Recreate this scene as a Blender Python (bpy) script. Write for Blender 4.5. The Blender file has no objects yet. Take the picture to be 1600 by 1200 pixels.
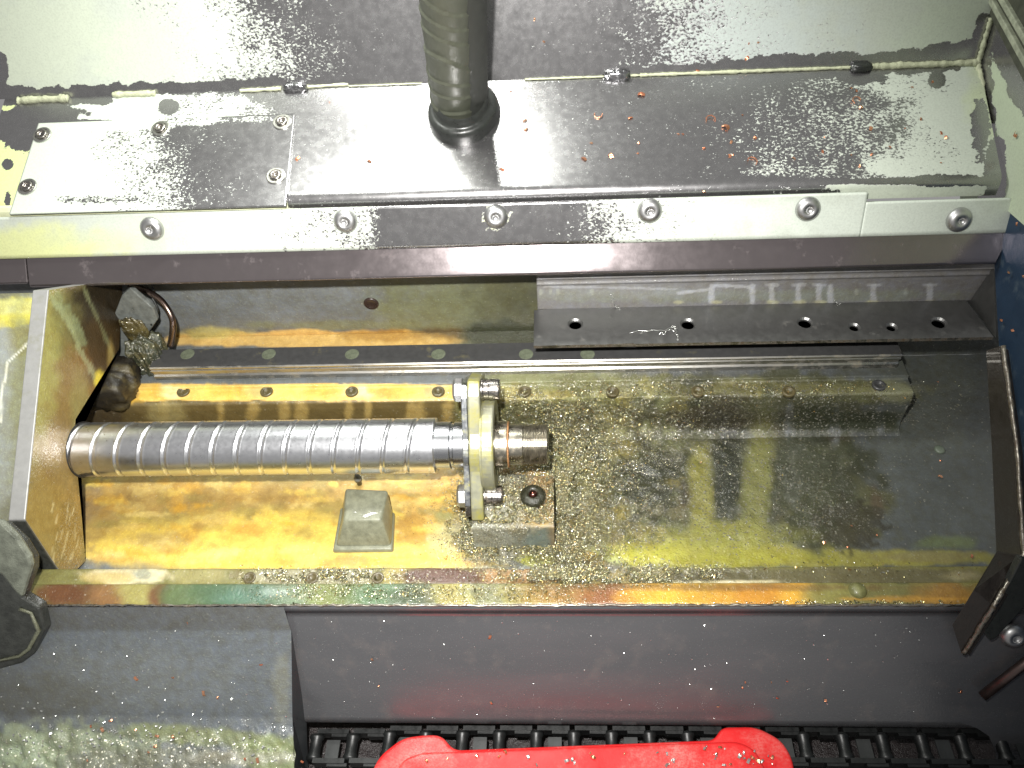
import bpy, math, random
import numpy as np
from mathutils import Matrix, Vector
random.seed(7); rng = np.random.default_rng(7)
rad = math.radians
S = 0.001                       # all lengths below are millimetres
# ------------------------------------------------------------------ camera
C = np.array([0., -363., 478.]); F = 1200.
yaw, pit, roll = rad(4.67), rad(48), rad(4.4)
fw = np.array([-math.sin(yaw)*math.cos(pit), math.cos(yaw)*math.cos(pit), -math.sin(pit)])
rt = np.array([math.cos(yaw), math.sin(yaw), 0.]); up = np.cross(rt, fw)
R = rt*math.cos(roll) - up*math.sin(roll); U = up*math.cos(roll) + rt*math.sin(roll)
sc = bpy.context.scene
cd = bpy.data.cameras.new('camera'); cam = bpy.data.objects.new('camera', cd); sc.collection.objects.link(cam)
cd.sensor_width = 36; cd.lens = 36*F/1600; cd.clip_start = .01; cd.clip_end = 50
M = Matrix.Identity(4)
for i in range(3):
    M[i][0] = R[i]; M[i][1] = U[i]; M[i][2] = -fw[i]; M[i][3] = C[i]*S
cam.matrix_world = M; sc.camera = cam
# ------------------------------------------------------------------ world and lamps
w = bpy.data.worlds.new('World'); sc.world = w; w.use_nodes = True
w.node_tree.nodes['Background'].inputs[0].default_value = (.62, .61, .6, 1)
w.node_tree.nodes['Background'].inputs[1].default_value = .42
def lamp(name, typ, loc, target, energy, color, **k):
    l = bpy.data.lights.new(name, typ); l.energy = energy; l.color = color
    for a, b in k.items(): setattr(l, a, b)
    o = bpy.data.objects.new(name, l); sc.collection.objects.link(o)
    o.location = Vector(loc)*S
    o.rotation_euler = (Vector(target)-Vector(loc)).to_track_quat('-Z', 'Y').to_euler()
    return o
fl = C - R*34 + U*62 + fw*(-5)
lamp('camera_flash', 'SPOT', fl, (-115, 60, 0), 36.0, (1, .98, .94), spot_size=rad(92), spot_blend=1., shadow_soft_size=.009)
lamp('work_lamp', 'AREA', (-165, 230, 540), (-120, 150, 120), 3.1, (.98, 1, .93), shape='RECTANGLE', size=.26, size_y=.03)
sc.view_settings.view_transform = 'Standard'; sc.view_settings.look = 'None'
sc.view_settings.exposure = 0.2; sc.view_settings.gamma = 1
sc.cycles.max_bounces = 6; sc.cycles.caustics_reflective = False; sc.cycles.caustics_refractive = False

# ------------------------------------------------------------------ geometry maths
X3, Y3, Z3 = (1, 0, 0), (0, 1, 0), (0, 0, 1)
def ray(px, py): return fw + R*(px-800)/F + U*(600-py)/F
def P(px, py, p, n):
    d = ray(px, py); p = np.array(p, float); n = np.array(n, float)
    return C + d*((p-C) @ n)/(d @ n)
def proj(v):
    v = np.asarray(v, float) - C; z = v @ fw
    return 800 + F*(v @ R)/z, 600 - F*(v @ U)/z
def tn(T): T = rad(T); return np.array((0, -math.sin(T), math.cos(T)))
def adv(pz, T, row, col=800):
    q = P(col, row, (0, pz[0], pz[1]), tn(T)); return (q[1], q[2])

def _hash(ix, iy, seed):
    h = (ix.astype(np.int64)*374761393 + iy.astype(np.int64)*668265263 + seed*1442695041) & 0x7fffffff
    h = ((h ^ (h >> 13))*1274126177) & 0x7fffffff
    return ((h ^ (h >> 16)) & 0xffff)/65535.
def vnoise(x, y, seed):
    ix = np.floor(x); iy = np.floor(y); fx = x-ix; fy = y-iy
    fx = fx*fx*(3-2*fx); fy = fy*fy*(3-2*fy)
    a = _hash(ix, iy, seed); b = _hash(ix+1, iy, seed); c = _hash(ix, iy+1, seed); d = _hash(ix+1, iy+1, seed)
    return (a*(1-fx)+b*fx)*(1-fy) + (c*(1-fx)+d*fx)*fy
def fbm(x, y, s, o=4, seed=0):
    t = 0; a = .5; n = 0; x = np.asarray(x)/s; y = np.asarray(y)/s
    for k in range(o):
        t = t + a*vnoise(x, y, seed+k*17); n += a; a *= .55; x = x*2.03+5.1; y = y*2.03+3.7
    return t/n
def sstep(a, b, x):
    t = np.clip((x-a)/(b-a), 0, 1); return t*t*(3-2*t)

class Paint:
    """layers of pigment laid down at real places of a surface"""
    def __init__(s, px, py, base):
        s.x, s.y = px, py; n = len(px)
        s.col = np.tile(np.array(base, float), (n, 1)); s.at = {}
        s.seed = 11
    def attr(s, k, v=0.): 
        if k not in s.at: s.at[k] = np.full(len(s.x), float(v))
        return s.at[k]
    def mask(s, cx, cy, rx, ry, soft=.5, rag=.6, ns=22, rot=0, box=False):
        s.seed += 3
        dx = s.x-cx; dy = s.y-cy
        if rot:
            c_, s_ = math.cos(rad(rot)), math.sin(rad(rot)); dx, dy = dx*c_+dy*s_, -dx*s_+dy*c_
        d = np.maximum(abs(dx)/rx, abs(dy)/ry) if box else np.sqrt((dx/rx)**2+(dy/ry)**2)
        d = d + rag*(fbm(s.x, s.y, ns, 5, s.seed)-.5)*2
        return 1-sstep(1-soft/2, 1+soft/2, d)
    def blob(s, cx, cy, rx, ry, col, a=1., **k):
        m = (s.mask(cx, cy, rx, ry, **k)*a)[:, None]; s.col = s.col*(1-m) + np.array(col)*m
        return s
    def put(s, key, cx, cy, rx, ry, v, **k):
        A = s.attr(key); m = s.mask(cx, cy, rx, ry, **k); s.at[key] = A*(1-m)+v*m
        return s
    def line(s, pts, wd, col, a=1., rag=.5, ns=9, key=None, v=1.):
        d = np.full(len(s.x), 1e9); s.seed += 3
        for (x0, y0), (x1, y1) in zip(pts[:-1], pts[1:]):
            L = (x1-x0)**2+(y1-y0)**2; t = np.clip(((s.x-x0)*(x1-x0)+(s.y-y0)*(y1-y0))/L, 0, 1)
            d = np.minimum(d, np.hypot(s.x-x0-t*(x1-x0), s.y-y0-t*(y1-y0)))
        d = d/wd + rag*(fbm(s.x, s.y, ns, 3, s.seed)-.5)*2
        m = (1-sstep(.7, 1.3, d))*a
        if key: A = s.attr(key); s.at[key] = A*(1-m)+v*m
        else: s.col = s.col*(1-m[:, None]) + np.array(col)*m[:, None]
        return s

# ------------------------------------------------------------------ node materials
def nmat(name):
    m = bpy.data.materials.new(name); m.use_nodes = True; t = m.node_tree
    return m, t, t.nodes['Principled BSDF']
def N(t, kind, **k):
    n = t.nodes.new(kind)
    for a, b in k.items():
        if a.startswith('i_'): n.inputs[a[2:].replace('_', ' ')].default_value = b
        else: setattr(n, a, b)
    return n
def noise(t, scale, detail=3, rough=.6, co=None, dist=0):
    n = N(t, 'ShaderNodeTexNoise'); n.inputs['Scale'].default_value = scale; n.inputs['Detail'].default_value = detail
    n.inputs['Roughness'].default_value = rough; n.inputs['Distortion'].default_value = dist
    if co is None: co = N(t, 'ShaderNodeTexCoord').outputs['Object']
    t.links.new(co, n.inputs['Vector']); return n.outputs['Fac']
def mp(t, v, a, b, c, d):
    n = N(t, 'ShaderNodeMapRange'); n.inputs[1].default_value = a; n.inputs[2].default_value = b
    n.inputs[3].default_value = c; n.inputs[4].default_value = d; t.links.new(v, n.inputs[0]); return n.outputs[0]
def mth(t, op, a, b=None):
    n = N(t, 'ShaderNodeMath', operation=op)
    for i, v in enumerate((a, b)):
        if v is None: continue
        if isinstance(v, (int, float)): n.inputs[i].default_value = v
        else: t.links.new(v, n.inputs[i])
    return n.outputs[0]
def mixc(t, f, a, b, mode='MIX'):
    n = N(t, 'ShaderNodeMix', data_type='RGBA', blend_type=mode)
    for s, v in ((0, f), (6, a), (7, b)):
        if isinstance(v, (int, float)): n.inputs[s].default_value = v
        elif isinstance(v, tuple): n.inputs[s].default_value = v if len(v) == 4 else (*v, 1)
        else: t.links.new(v, n.inputs[s])
    return n.outputs[2]
def bump(t, h, strength, dist=.001, nrm=None):
    n = N(t, 'ShaderNodeBump'); n.inputs['Strength'].default_value = strength; n.inputs['Distance'].default_value = dist
    t.links.new(h, n.inputs['Height'])
    if nrm is not None: t.links.new(nrm, n.inputs['Normal'])
    return n.outputs[0]
def at(t, name, out='Fac'):
    n = N(t, 'ShaderNodeAttribute', attribute_name=name); return n.outputs[out]
def stretch(t, sx, sy, sz):
    co = N(t, 'ShaderNodeTexCoord').outputs['Object']; m = N(t, 'ShaderNodeMapping'); m.inputs['Scale'].default_value = (sx, sy, sz)
    t.links.new(co, m.inputs[0]); return m.outputs[0]

def metal(name, col, rough=.35, var=.1, scale=120, met=1., bmp=.05, grime=None, gscale=60, gt=(.5, .62), brush=False):
    m, t, b = nmat(name); L = t.links.new
    n = noise(t, scale, 5, .65, stretch(t, .06, 1, 1) if brush else None)
    n2 = noise(t, 900, 2)
    c = mixc(t, n, tuple(x*(1-var*2) for x in col), tuple(min(1, x*(1+var*2)) for x in col))
    L(mp(t, n, .3, .7, rough-var*.7, rough+var*.7), b.inputs['Roughness']); b.inputs['Metallic'].default_value = met
    if grime:
        g = mp(t, noise(t, gscale, 5, .7), gt[0], gt[1], 0, 1)
        c = mixc(t, g, c, grime); L(mth(t, 'SUBTRACT', met, mth(t, 'MULTIPLY', g, met*.9)), b.inputs['Metallic'])
    L(c, b.inputs['Base Color'])
    L(bump(t, mth(t, 'ADD', n, mth(t, 'MULTIPLY', n2, .4)), bmp, .0006), b.inputs['Normal'])
    return m
def plain(name, col, rough=.5, var=.15, scale=90, bmp=.1, coat=0., spec=.5):
    m, t, b = nmat(name); L = t.links.new; n = noise(t, scale, 5, .65); n2 = noise(t, 1100, 2)
    L(mixc(t, n, tuple(x*(1-var*2) for x in col), tuple(min(1, x*(1+var*2)) for x in col)), b.inputs['Base Color'])
    L(mp(t, n, .3, .7, max(.03, rough-.1), rough+.1), b.inputs['Roughness'])
    b.inputs['Coat Weight'].default_value = coat; b.inputs['Specular IOR Level'].default_value = spec
    L(bump(t, mth(t, 'ADD', n, mth(t, 'MULTIPLY', n2, .5)), bmp, .0008), b.inputs['Normal'])
    return m

def film_material(name, steel=(.36, .355, .36), rough=.25, scale=430, brush=True):
    """bare brushed steel with a ragged dried film on it (attribute film), tinted by attribute pig"""
    m, t, b = nmat(name); L = t.links.new
    co = stretch(t, 1, 1.35, 1.35)
    hi = noise(t, scale, 5, .62, co, .4)
    lo = noise(t, 45, 3, .6)
    n = mp(t, mth(t, 'ADD', mth(t, 'MULTIPLY', hi, .8), mth(t, 'MULTIPLY', lo, .2)), .34, .66, 0, 1)
    f = mp(t, mth(t, 'SUBTRACT', at(t, 'film'), n), -.07, .13, 0, .94)
    br = noise(t, 160, 4, .6, stretch(t, .05, 1, 1) if brush else None)
    st = mixc(t, br, tuple(x*.93 for x in steel), tuple(x*1.08 for x in steel))
    st = mixc(t, mp(t, noise(t, 28, 4), .35, .7, 0, .18), st, tuple(x*.62 for x in steel))
    st = mixc(t, mp(t, noise(t, 1500, 1), .6, .75, 0, .45), st, tuple(min(1, x*2.) for x in steel))
    fc = mixc(t, mp(t, noise(t, 700, 3), .3, .7, .86, 1.06), (0, 0, 0), at(t, 'pig', 'Color'))
    c = mixc(t, f, st, fc); L(c, b.inputs['Base Color'])
    L(mth(t, 'SUBTRACT', .93, mth(t, 'MULTIPLY', f, .93)), b.inputs['Metallic'])
    rs = mp(t, mth(t, 'ADD', br, mth(t, 'MULTIPLY', lo, .12)), .3, .85, rough-.03, rough+.06)
    x = N(t, 'ShaderNodeMix'); L(f, x.inputs[0]); L(rs, x.inputs[2]); x.inputs[3].default_value = .62
    L(x.outputs[0], b.inputs['Roughness'])
    fine = mth(t, 'MULTIPLY', noise(t, 1500, 2), .12)
    L(bump(t, mth(t, 'ADD', mth(t, 'ADD', f, fine), mth(t, 'MULTIPLY', br, .02)), .5, .00025), b.inputs['Normal'])
    return m
def grime_material(name):
    """cast iron paint under oil, sludge and fine swarf; pig = pigment, gran = grit, wet = gloss"""
    m, t, b = nmat(name); L = t.links.new
    gran = at(t, 'gran'); wet = at(t, 'wet'); pig = at(t, 'pig', 'Color')
    n1 = noise(t, 130, 5, .7); n2 = noise(t, 520, 4, .7)
    c = mixc(t, mp(t, n1, .3, .7, 0, .62), pig, mixc(t, 1., pig, (.6, .48, .25), 'MULTIPLY'))
    c = mixc(t, mth(t, 'MULTIPLY', mp(t, n2, .5, .66, 0, 1), .42), c, mixc(t, 1., pig, (1.45, 1.5, 1.25), 'MULTIPLY'))
    c = mixc(t, mth(t, 'MULTIPLY', gran, mp(t, noise(t, 1000, 3, .7), .45, .6, 0, .75)), c, mixc(t, .2, (.035, .035, .02), pig))
    v = N(t, 'ShaderNodeTexVoronoi'); v.inputs['Scale'].default_value = 900
    L(N(t, 'ShaderNodeTexCoord').outputs['Object'], v.inputs['Vector'])
    sp = N(t, 'ShaderNodeSeparateColor'); L(v.outputs['Color'], sp.inputs[0])
    fleck = mp(t, mth(t, 'ADD', sp.outputs[0], mth(t, 'MULTIPLY', gran, .34)), 1.0, 1.04, 0, .8)
    c = mixc(t, fleck, c, mixc(t, sp.outputs[1], mixc(t, .5, pig, (.5, .45, .25)), (.7, .68, .6)))
    L(c, b.inputs['Base Color']); L(mth(t, 'MULTIPLY', fleck, .9), b.inputs['Metallic'])
    L(mth(t, 'SUBTRACT', .62, mth(t, 'MULTIPLY', wet, .42)), b.inputs['Roughness'])
    h = mth(t, 'ADD', mth(t, 'MULTIPLY', n1, .35), mth(t, 'MULTIPLY', mth(t, 'ADD', gran, .10), n2))
    nr = bump(t, h, .75, .0022)
    sub = N(t, 'ShaderNodeVectorMath', operation='SUBTRACT'); L(v.outputs['Color'], sub.inputs[0]); sub.inputs[1].default_value = (.5, .5, .5)
    scl = N(t, 'ShaderNodeVectorMath', operation='SCALE'); L(sub.outputs[0], scl.inputs[0]); L(mth(t, 'MULTIPLY', fleck, 1.1), scl.inputs['Scale'])
    ad = N(t, 'ShaderNodeVectorMath', operation='ADD'); L(nr, ad.inputs[0]); L(scl.outputs[0], ad.inputs[1])
    nm = N(t, 'ShaderNodeVectorMath', operation='NORMALIZE'); L(ad.outputs[0], nm.inputs[0]); L(nm.outputs[0], b.inputs['Normal'])
    b.inputs['Coat Weight'].default_value = .25; b.inputs['Coat Roughness'].default_value = .08
    L(mth(t, 'MULTIPLY', wet, .85), b.inputs['Coat Weight'])
    wn = mth(t, 'ADD', noise(t, 420, 3, .6), mth(t, 'MULTIPLY', noise(t, 90, 2), 1.2))
    L(bump(t, wn, .55, .0022), b.inputs['Coat Normal'])
    return m

MF = film_material('bare_steel_with_dried_film', brush=False)
MFT = film_material('dark_steel_with_dried_film', (.16, .16, .17), .38)
MG = grime_material('oily_cast_paint')
M_bar = metal('dark_worn_bar_steel', (.24, .21, .215), .18, .03, 110, met=.88, grime=(.12, .10, .10), gt=(.6, .85), bmp=.025)
M_steel = metal('bright_ground_steel', (.52, .53, .55), .27, .08, 160, bmp=.08, brush=True)
M_screw = metal('polished_screw_steel', (.78, .79, .82), .3, .05, 300, bmp=.05)
M_rust = metal('rusty_journal_steel', (.44, .41, .34), .3, .1, 200, bmp=.15, grime=(.22, .14, .06), gscale=200, gt=(.56, .75))
M_rail = metal('black_rail_steel', (.085, .085, .085), .38, .12, 200, bmp=.1, met=.45, grime=(.12, .11, .06), gscale=70, gt=(.6, .75))
M_railside = metal('ground_rail_side', (.42, .41, .38), .3, .1, 200, bmp=.12, grime=(.2, .16, .08), gscale=90, gt=(.5, .75), brush=True)
M_cap = plain('dull_cap_plastic', (.11, .125, .085), .5, .35, 300, .2)
M_cast = metal('olive_cast_metal', (.30, .30, .22), .4, .1, 200, bmp=.2, met=.5, grime=(.26, .24, .06), gscale=50, gt=(.42, .62))
M_zinc = metal('zinc_plate', (.46, .48, .5), .3, .1, 200, bmp=.1, grime=(.3, .28, .1), gscale=80, gt=(.52, .7))
M_bolt = metal('oily_bolt_steel', (.34, .32, .30), .28, .15, 300, bmp=.2, grime=(.12, .08, .04), gscale=200, gt=(.55, .7))
M_button = metal('stainless_button_head', (.5, .5, .5), .42, .06, 300, bmp=.06)
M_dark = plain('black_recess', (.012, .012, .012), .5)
M_blackrub = plain('black_rubber', (.022, .024, .022), .33, .2, 200, .15, coat=.15)
M_hose = plain('olive_black_tape', (.075, .08, .06), .42, .12, 120, .22)
M_brak = metal('grey_bracket_steel', (.22, .22, .215), .4, .1, 140, bmp=.12, met=.85, grime=(.15, .14, .12), gt=(.6, .8))
M_seal = plain('yellowed_sealant', (.46, .48, .33), .6, .2, 300, .9)
m, t, b = nmat('red_moulded_plastic'); L = t.links.new
c_ = mixc(t, noise(t, 30, 4, .6), (.50, .008, .01), (.72, .02, .02)); du = mth(t, 'MULTIPLY', mp(t, noise(t, 22, 5, .7), .48, .7, 0, 1), mp(t, noise(t, 700, 3, .7), .4, .6, .2, .6))
L(mixc(t, du, c_, (.62, .25, .22)), b.inputs['Base Color']); L(mp(t, noise(t, 60, 4), .3, .7, .28, .5), b.inputs['Roughness'])
L(bump(t, mth(t, 'ADD', noise(t, 1000, 3), noise(t, 40, 2)), .2, .0006), b.inputs['Normal']); M_red = m
M_chain = plain('black_chain_plastic', (.009, .010, .010), .42, .2, 200, .1)
M_navy = metal('navy_wet_sheet', (.022, .045, .085), .42, .15, 50, met=.3, bmp=.3, grime=(.10, .13, .15), gscale=40, gt=(.55, .75))
M_strip = plain('rusty_black_strip', (.02, .016, .013), .42, .3, 140, .5, coat=.3)
M_edge = metal('worn_strip_edge', (.3, .28, .24), .35, .15, 200, bmp=.3, grime=(.08, .06, .04), gscale=220, gt=(.45, .6))
M_lug = plain('greenish_grey_lug_paint', (.18, .185, .13), .4, .35, 160, .5, coat=.4)
M_crud = plain('oily_black_sludge', (.022, .022, .013), .3, .7, 300, 1., coat=.3)
M_floor = plain('dark_wet_grit', (.016, .011, .011), .35, .5, 500, 1.)
def chip_material(name, cols, rough=.25):
    m, t, b = nmat(name); L = t.links.new
    oi = N(t, 'ShaderNodeObjectInfo').outputs['Random']
    c = mixc(t, oi, cols[0], cols[1]); L(c, b.inputs['Base Color'])
    b.inputs['Metallic'].default_value = .85; b.inputs['Roughness'].default_value = rough
    L(bump(t, noise(t, 1500, 2), .4, .0003), b.inputs['Normal']); return m
M_copper = chip_material('copper_swarf', ((.78, .28, .15), (.72, .40, .24)))
M_silver = chip_material('pale_swarf', ((.75, .76, .74), (.5, .5, .45)))
m, t, b = nmat('mixed_fine_swarf'); t.links.new(at(t, 'pig', 'Color'), b.inputs['Base Color'])
b.inputs['Metallic'].default_value = .8; b.inputs['Roughness'].default_value = .27; M_swarf = m

# ------------------------------------------------------------------ object helpers
def tag(o, label=None, cat=None, group=None, kind=None):
    for k, v in (('label', label), ('category', cat), ('group', group), ('kind', kind)):
        if v: o[k] = v
    return o
ORG = {}
def thing(name, label, cat, loc, group=None):
    o = bpy.data.objects.new(name, None); sc.collection.objects.link(o); o.empty_display_size = .01
    o.location = Vector(loc)*S; ORG[o.name] = np.array(loc, float); return tag(o, label, cat, group)
def link(name, me, parent=None, org=None):
    o = bpy.data.objects.new(name, me); sc.collection.objects.link(o)
    if parent is not None: o.parent = parent; ORG[o.name] = ORG[parent.name]
    else: ORG[o.name] = np.array(org if org is not None else (0, 0, 0), float); o.location = Vector(ORG[o.name])*S
    return o
def obj(name, vf, m, parent=None, smooth=False, bevel=0, org=None, seg=2, sub=0):
    """vf = (verts in mm, faces)"""
    v, f = vf; v = np.asarray(v, float)
    og = ORG[parent.name] if parent is not None else (np.array(org, float) if org is not None else np.array([v[:, 0].mean(), v[:, 1].mean(), v[:, 2].min()]))
    me = bpy.data.meshes.new(name); me.from_pydata(((v-og)*S).tolist(), [], f); me.validate()
    me.materials.append(m)
    if smooth: me.polygons.foreach_set('use_smooth', [True]*len(me.polygons))
    o = link(name, me, parent, og)
    if smooth == 'auto' : pass
    if bevel:
        bm = o.modifiers.new('bevel', 'BEVEL'); bm.width = bevel*S; bm.segments = seg; bm.limit_method = 'ANGLE'; bm.angle_limit = rad(40)
    if sub:
        bm = o.modifiers.new('sub', 'SUBSURF'); bm.levels = sub; bm.render_levels = sub
    return o
def join(*L):
    V = []; Fc = []; k = 0
    for v, f in L:
        V += [tuple(q) for q in v]; Fc += [tuple(i+k for i in q) for q in f]; k += len(v)
    return V, Fc
def box(a, b):
    (x0, y0, z0), (x1, y1, z1) = a, b
    v = [(x, y, z) for x in (x0, x1) for y in (y0, y1) for z in (z0, z1)]
    return v, [(0, 1, 3, 2), (4, 6, 7, 5), (0, 4, 5, 1), (2, 3, 7, 6), (0, 2, 6, 4), (1, 5, 7, 3)]
def prism(poly, vec):
    """poly = ring of 3D points, pushed along vec"""
    a = np.array(poly, float); n = len(a); v = np.vstack([a, a+np.array(vec, float)])
    f = [tuple(range(n))[::-1], tuple(range(n, 2*n))] + [(i, (i+1) % n, n+(i+1) % n, n+i) for i in range(n)]
    return v, f
def basis(ax, hint=(0, 0, 1)):
    ax = np.array(ax, float); ax /= np.linalg.norm(ax); h = np.array(hint, float)
    if abs(ax @ h) > .95: h = np.array((1., 0, 0))
    u = np.cross(h, ax); u /= np.linalg.norm(u); return u, np.cross(ax, u), ax
def lathe(prof, o, ax, n=32, hint=(0, 0, 1)):
    """prof = (radius, height) list; closed at both ends if the radius is zero there"""
    u, v, a = basis(ax, hint); o = np.array(o, float); V = []; Fc = []
    for r, h in prof:
        for k in range(n):
            t = 2*math.pi*k/n; V.append(o + a*h + r*(u*math.cos(t)+v*math.sin(t)))
    for i in range(len(prof)-1):
        for k in range(n): Fc.append((i*n+k, i*n+(k+1) % n, (i+1)*n+(k+1) % n, (i+1)*n+k))
    Fc.append(tuple(range(n))[::-1]); Fc.append(tuple((len(prof)-1)*n+k for k in range(n)))
    return V, Fc
def tube(path, rr, n=12, caps=True, wob=0, seed=0):
    path = np.array(path, float); V = []; Fc = []; m = len(path)
    T = np.gradient(path, axis=0); u0 = None; r_ = random.Random(seed)
    for i in range(m):
        t = T[i]/np.linalg.norm(T[i])
        if u0 is None: u0 = basis(t)[0]
        u = u0 - t*(u0 @ t); u /= np.linalg.norm(u); u0 = u; v = np.cross(t, u)
        r = rr[i] if hasattr(rr, '__len__') else rr
        for k in range(n):
            a = 2*math.pi*k/n; q = r*(1+wob*(r_.random()-.5)*2); V.append(path[i]+q*(u*math.cos(a)+v*math.sin(a)))
    for i in range(m-1):
        for k in range(n): Fc.append((i*n+k, i*n+(k+1) % n, (i+1)*n+(k+1) % n, (i+1)*n+k))
    if caps: Fc.append(tuple(range(n))[::-1]); Fc.append(tuple((m-1)*n+k for k in range(n)))
    return V, Fc
def curve_pts(pts, n=40):
    pts = np.array(pts, float); t = np.linspace(0, len(pts)-1, n); out = []
    for q in t:
        i = min(int(q), len(pts)-2); f = q-i
        p0 = pts[max(i-1, 0)]; p1 = pts[i]; p2 = pts[i+1]; p3 = pts[min(i+2, len(pts)-1)]
        out.append(.5*((2*p1)+(-p0+p2)*f+(2*p0-5*p1+4*p2-p3)*f*f+(-p0+3*p1-3*p2+p3)*f**3))
    return np.array(out)
def setattrs(me, p):
    if p is None: return
    n = len(me.vertices)
    a = me.attributes.new('pig', 'FLOAT_COLOR', 'POINT')
    a.data.foreach_set('color', np.hstack([np.clip(p.col, 0, 1), np.ones((n, 1))]).astype(np.float32).ravel())
    for k, v in p.at.items():
        a = me.attributes.new(k, 'FLOAT', 'POINT'); a.data.foreach_set('value', v.astype(np.float32))
def sheet(name, prof, xa, xb, mat, painter, parent=None, step=1.6, relief=None, thick=0, smooth=True, org=None):
    """sheet following a (y,z) profile, from x = xa to x = xb (numbers or one value per profile point)"""
    prof = np.array(prof, float); n = len(prof)
    xa = np.broadcast_to(np.array(xa, float), n); xb = np.broadcast_to(np.array(xb, float), n)
    seg = np.hypot(*np.diff(prof, axis=0).T); s = np.concatenate([[0], np.cumsum(seg)])
    q = np.unique(np.concatenate([s] + [np.linspace(s[i], s[i+1], max(2, int(seg[i]/step)+1)) for i in range(n-1)]).round(4))
    yy = np.interp(q, s, prof[:, 0]); zz = np.interp(q, s, prof[:, 1]); A = np.interp(q, s, xa); B = np.interp(q, s, xb)
    nx = max(2, int(np.max(xb-xa)/step)); u = np.linspace(0, 1, nx)
    Xg = A[:, None]*(1-u)+B[:, None]*u; Yg = np.repeat(yy[:, None], nx, 1); Zg = np.repeat(zz[:, None], nx, 1)
    V = np.stack([Xg, Yg, Zg], -1).reshape(-1, 3)
    ty = np.gradient(yy); tz = np.gradient(zz); ln = np.hypot(ty, tz); nrm = np.stack([0*ty, -tz/ln, ty/ln], -1)
    px, py = proj(V)
    p = painter(px, py, V) if painter else None
    if relief:
        h = relief(px, py, V); V = V + np.repeat(nrm, nx, 0)*h[:, None]
    m_ = len(q); i, j = np.meshgrid(np.arange(m_-1), np.arange(nx-1), indexing='ij'); i = i.ravel(); j = j.ravel()
    Fq = np.stack([i*nx+j, i*nx+j+1, (i+1)*nx+j+1, (i+1)*nx+j], -1)
    og = ORG[parent.name] if parent is not None else np.array(org if org is not None else V.mean(0))
    me = bpy.data.meshes.new(name)
    me.vertices.add(len(V)); me.vertices.foreach_set('co', ((V-og)*S).astype(np.float32).ravel())
    me.loops.add(len(Fq)*4); me.loops.foreach_set('vertex_index', Fq.astype(np.int32).ravel())
    me.polygons.add(len(Fq)); me.polygons.foreach_set('loop_start', (np.arange(len(Fq))*4).astype(np.int32))
    me.update(calc_edges=True)
    if smooth: me.polygons.foreach_set('use_smooth', np.ones(len(Fq), bool))
    me.materials.append(mat); setattrs(me, p)
    o = link(name, me, parent, og)
    if thick:
        sm = o.modifiers.new('solid', 'SOLIDIFY'); sm.thickness = abs(thick)*S; sm.offset = -1 if thick > 0 else 1
    return o
def arc(p, t0, t1, r, n=6):
    """profile points of a bend that starts at p heading t0 degrees and ends heading t1"""
    out = [p]; y, z = p; T0 = t0
    for k in range(n):
        T = rad(t0+(t1-t0)*(k+.5)/n); L = r*rad(abs(t1-t0))/n
        y += math.cos(T)*L; z += math.sin(T)*L; out.append((y, z))
    return out

# colours of pigment, all as they are in the stain itself
YEL = (.64, .48, .10); AMB = (.56, .34, .05); ORA = (.38, .21, .05); BRN = (.13, .075, .025); RBR = (.11, .04, .02); TAN = (.32, .25, .09)
OLI = (.22, .21, .05); OLG = (.17, .18, .10); DKO = (.055, .06, .03); BLG = (.125, .14, .155); MOS = (.3, .31, .16); LIM = (.5, .52, .09)
CRM = (.75, .68, .42); TEA = (.07, .22, .15); GRN = (.16, .34, .10); BLK = (.02, .02, .016); FILM = (.54, .585, .51)

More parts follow.
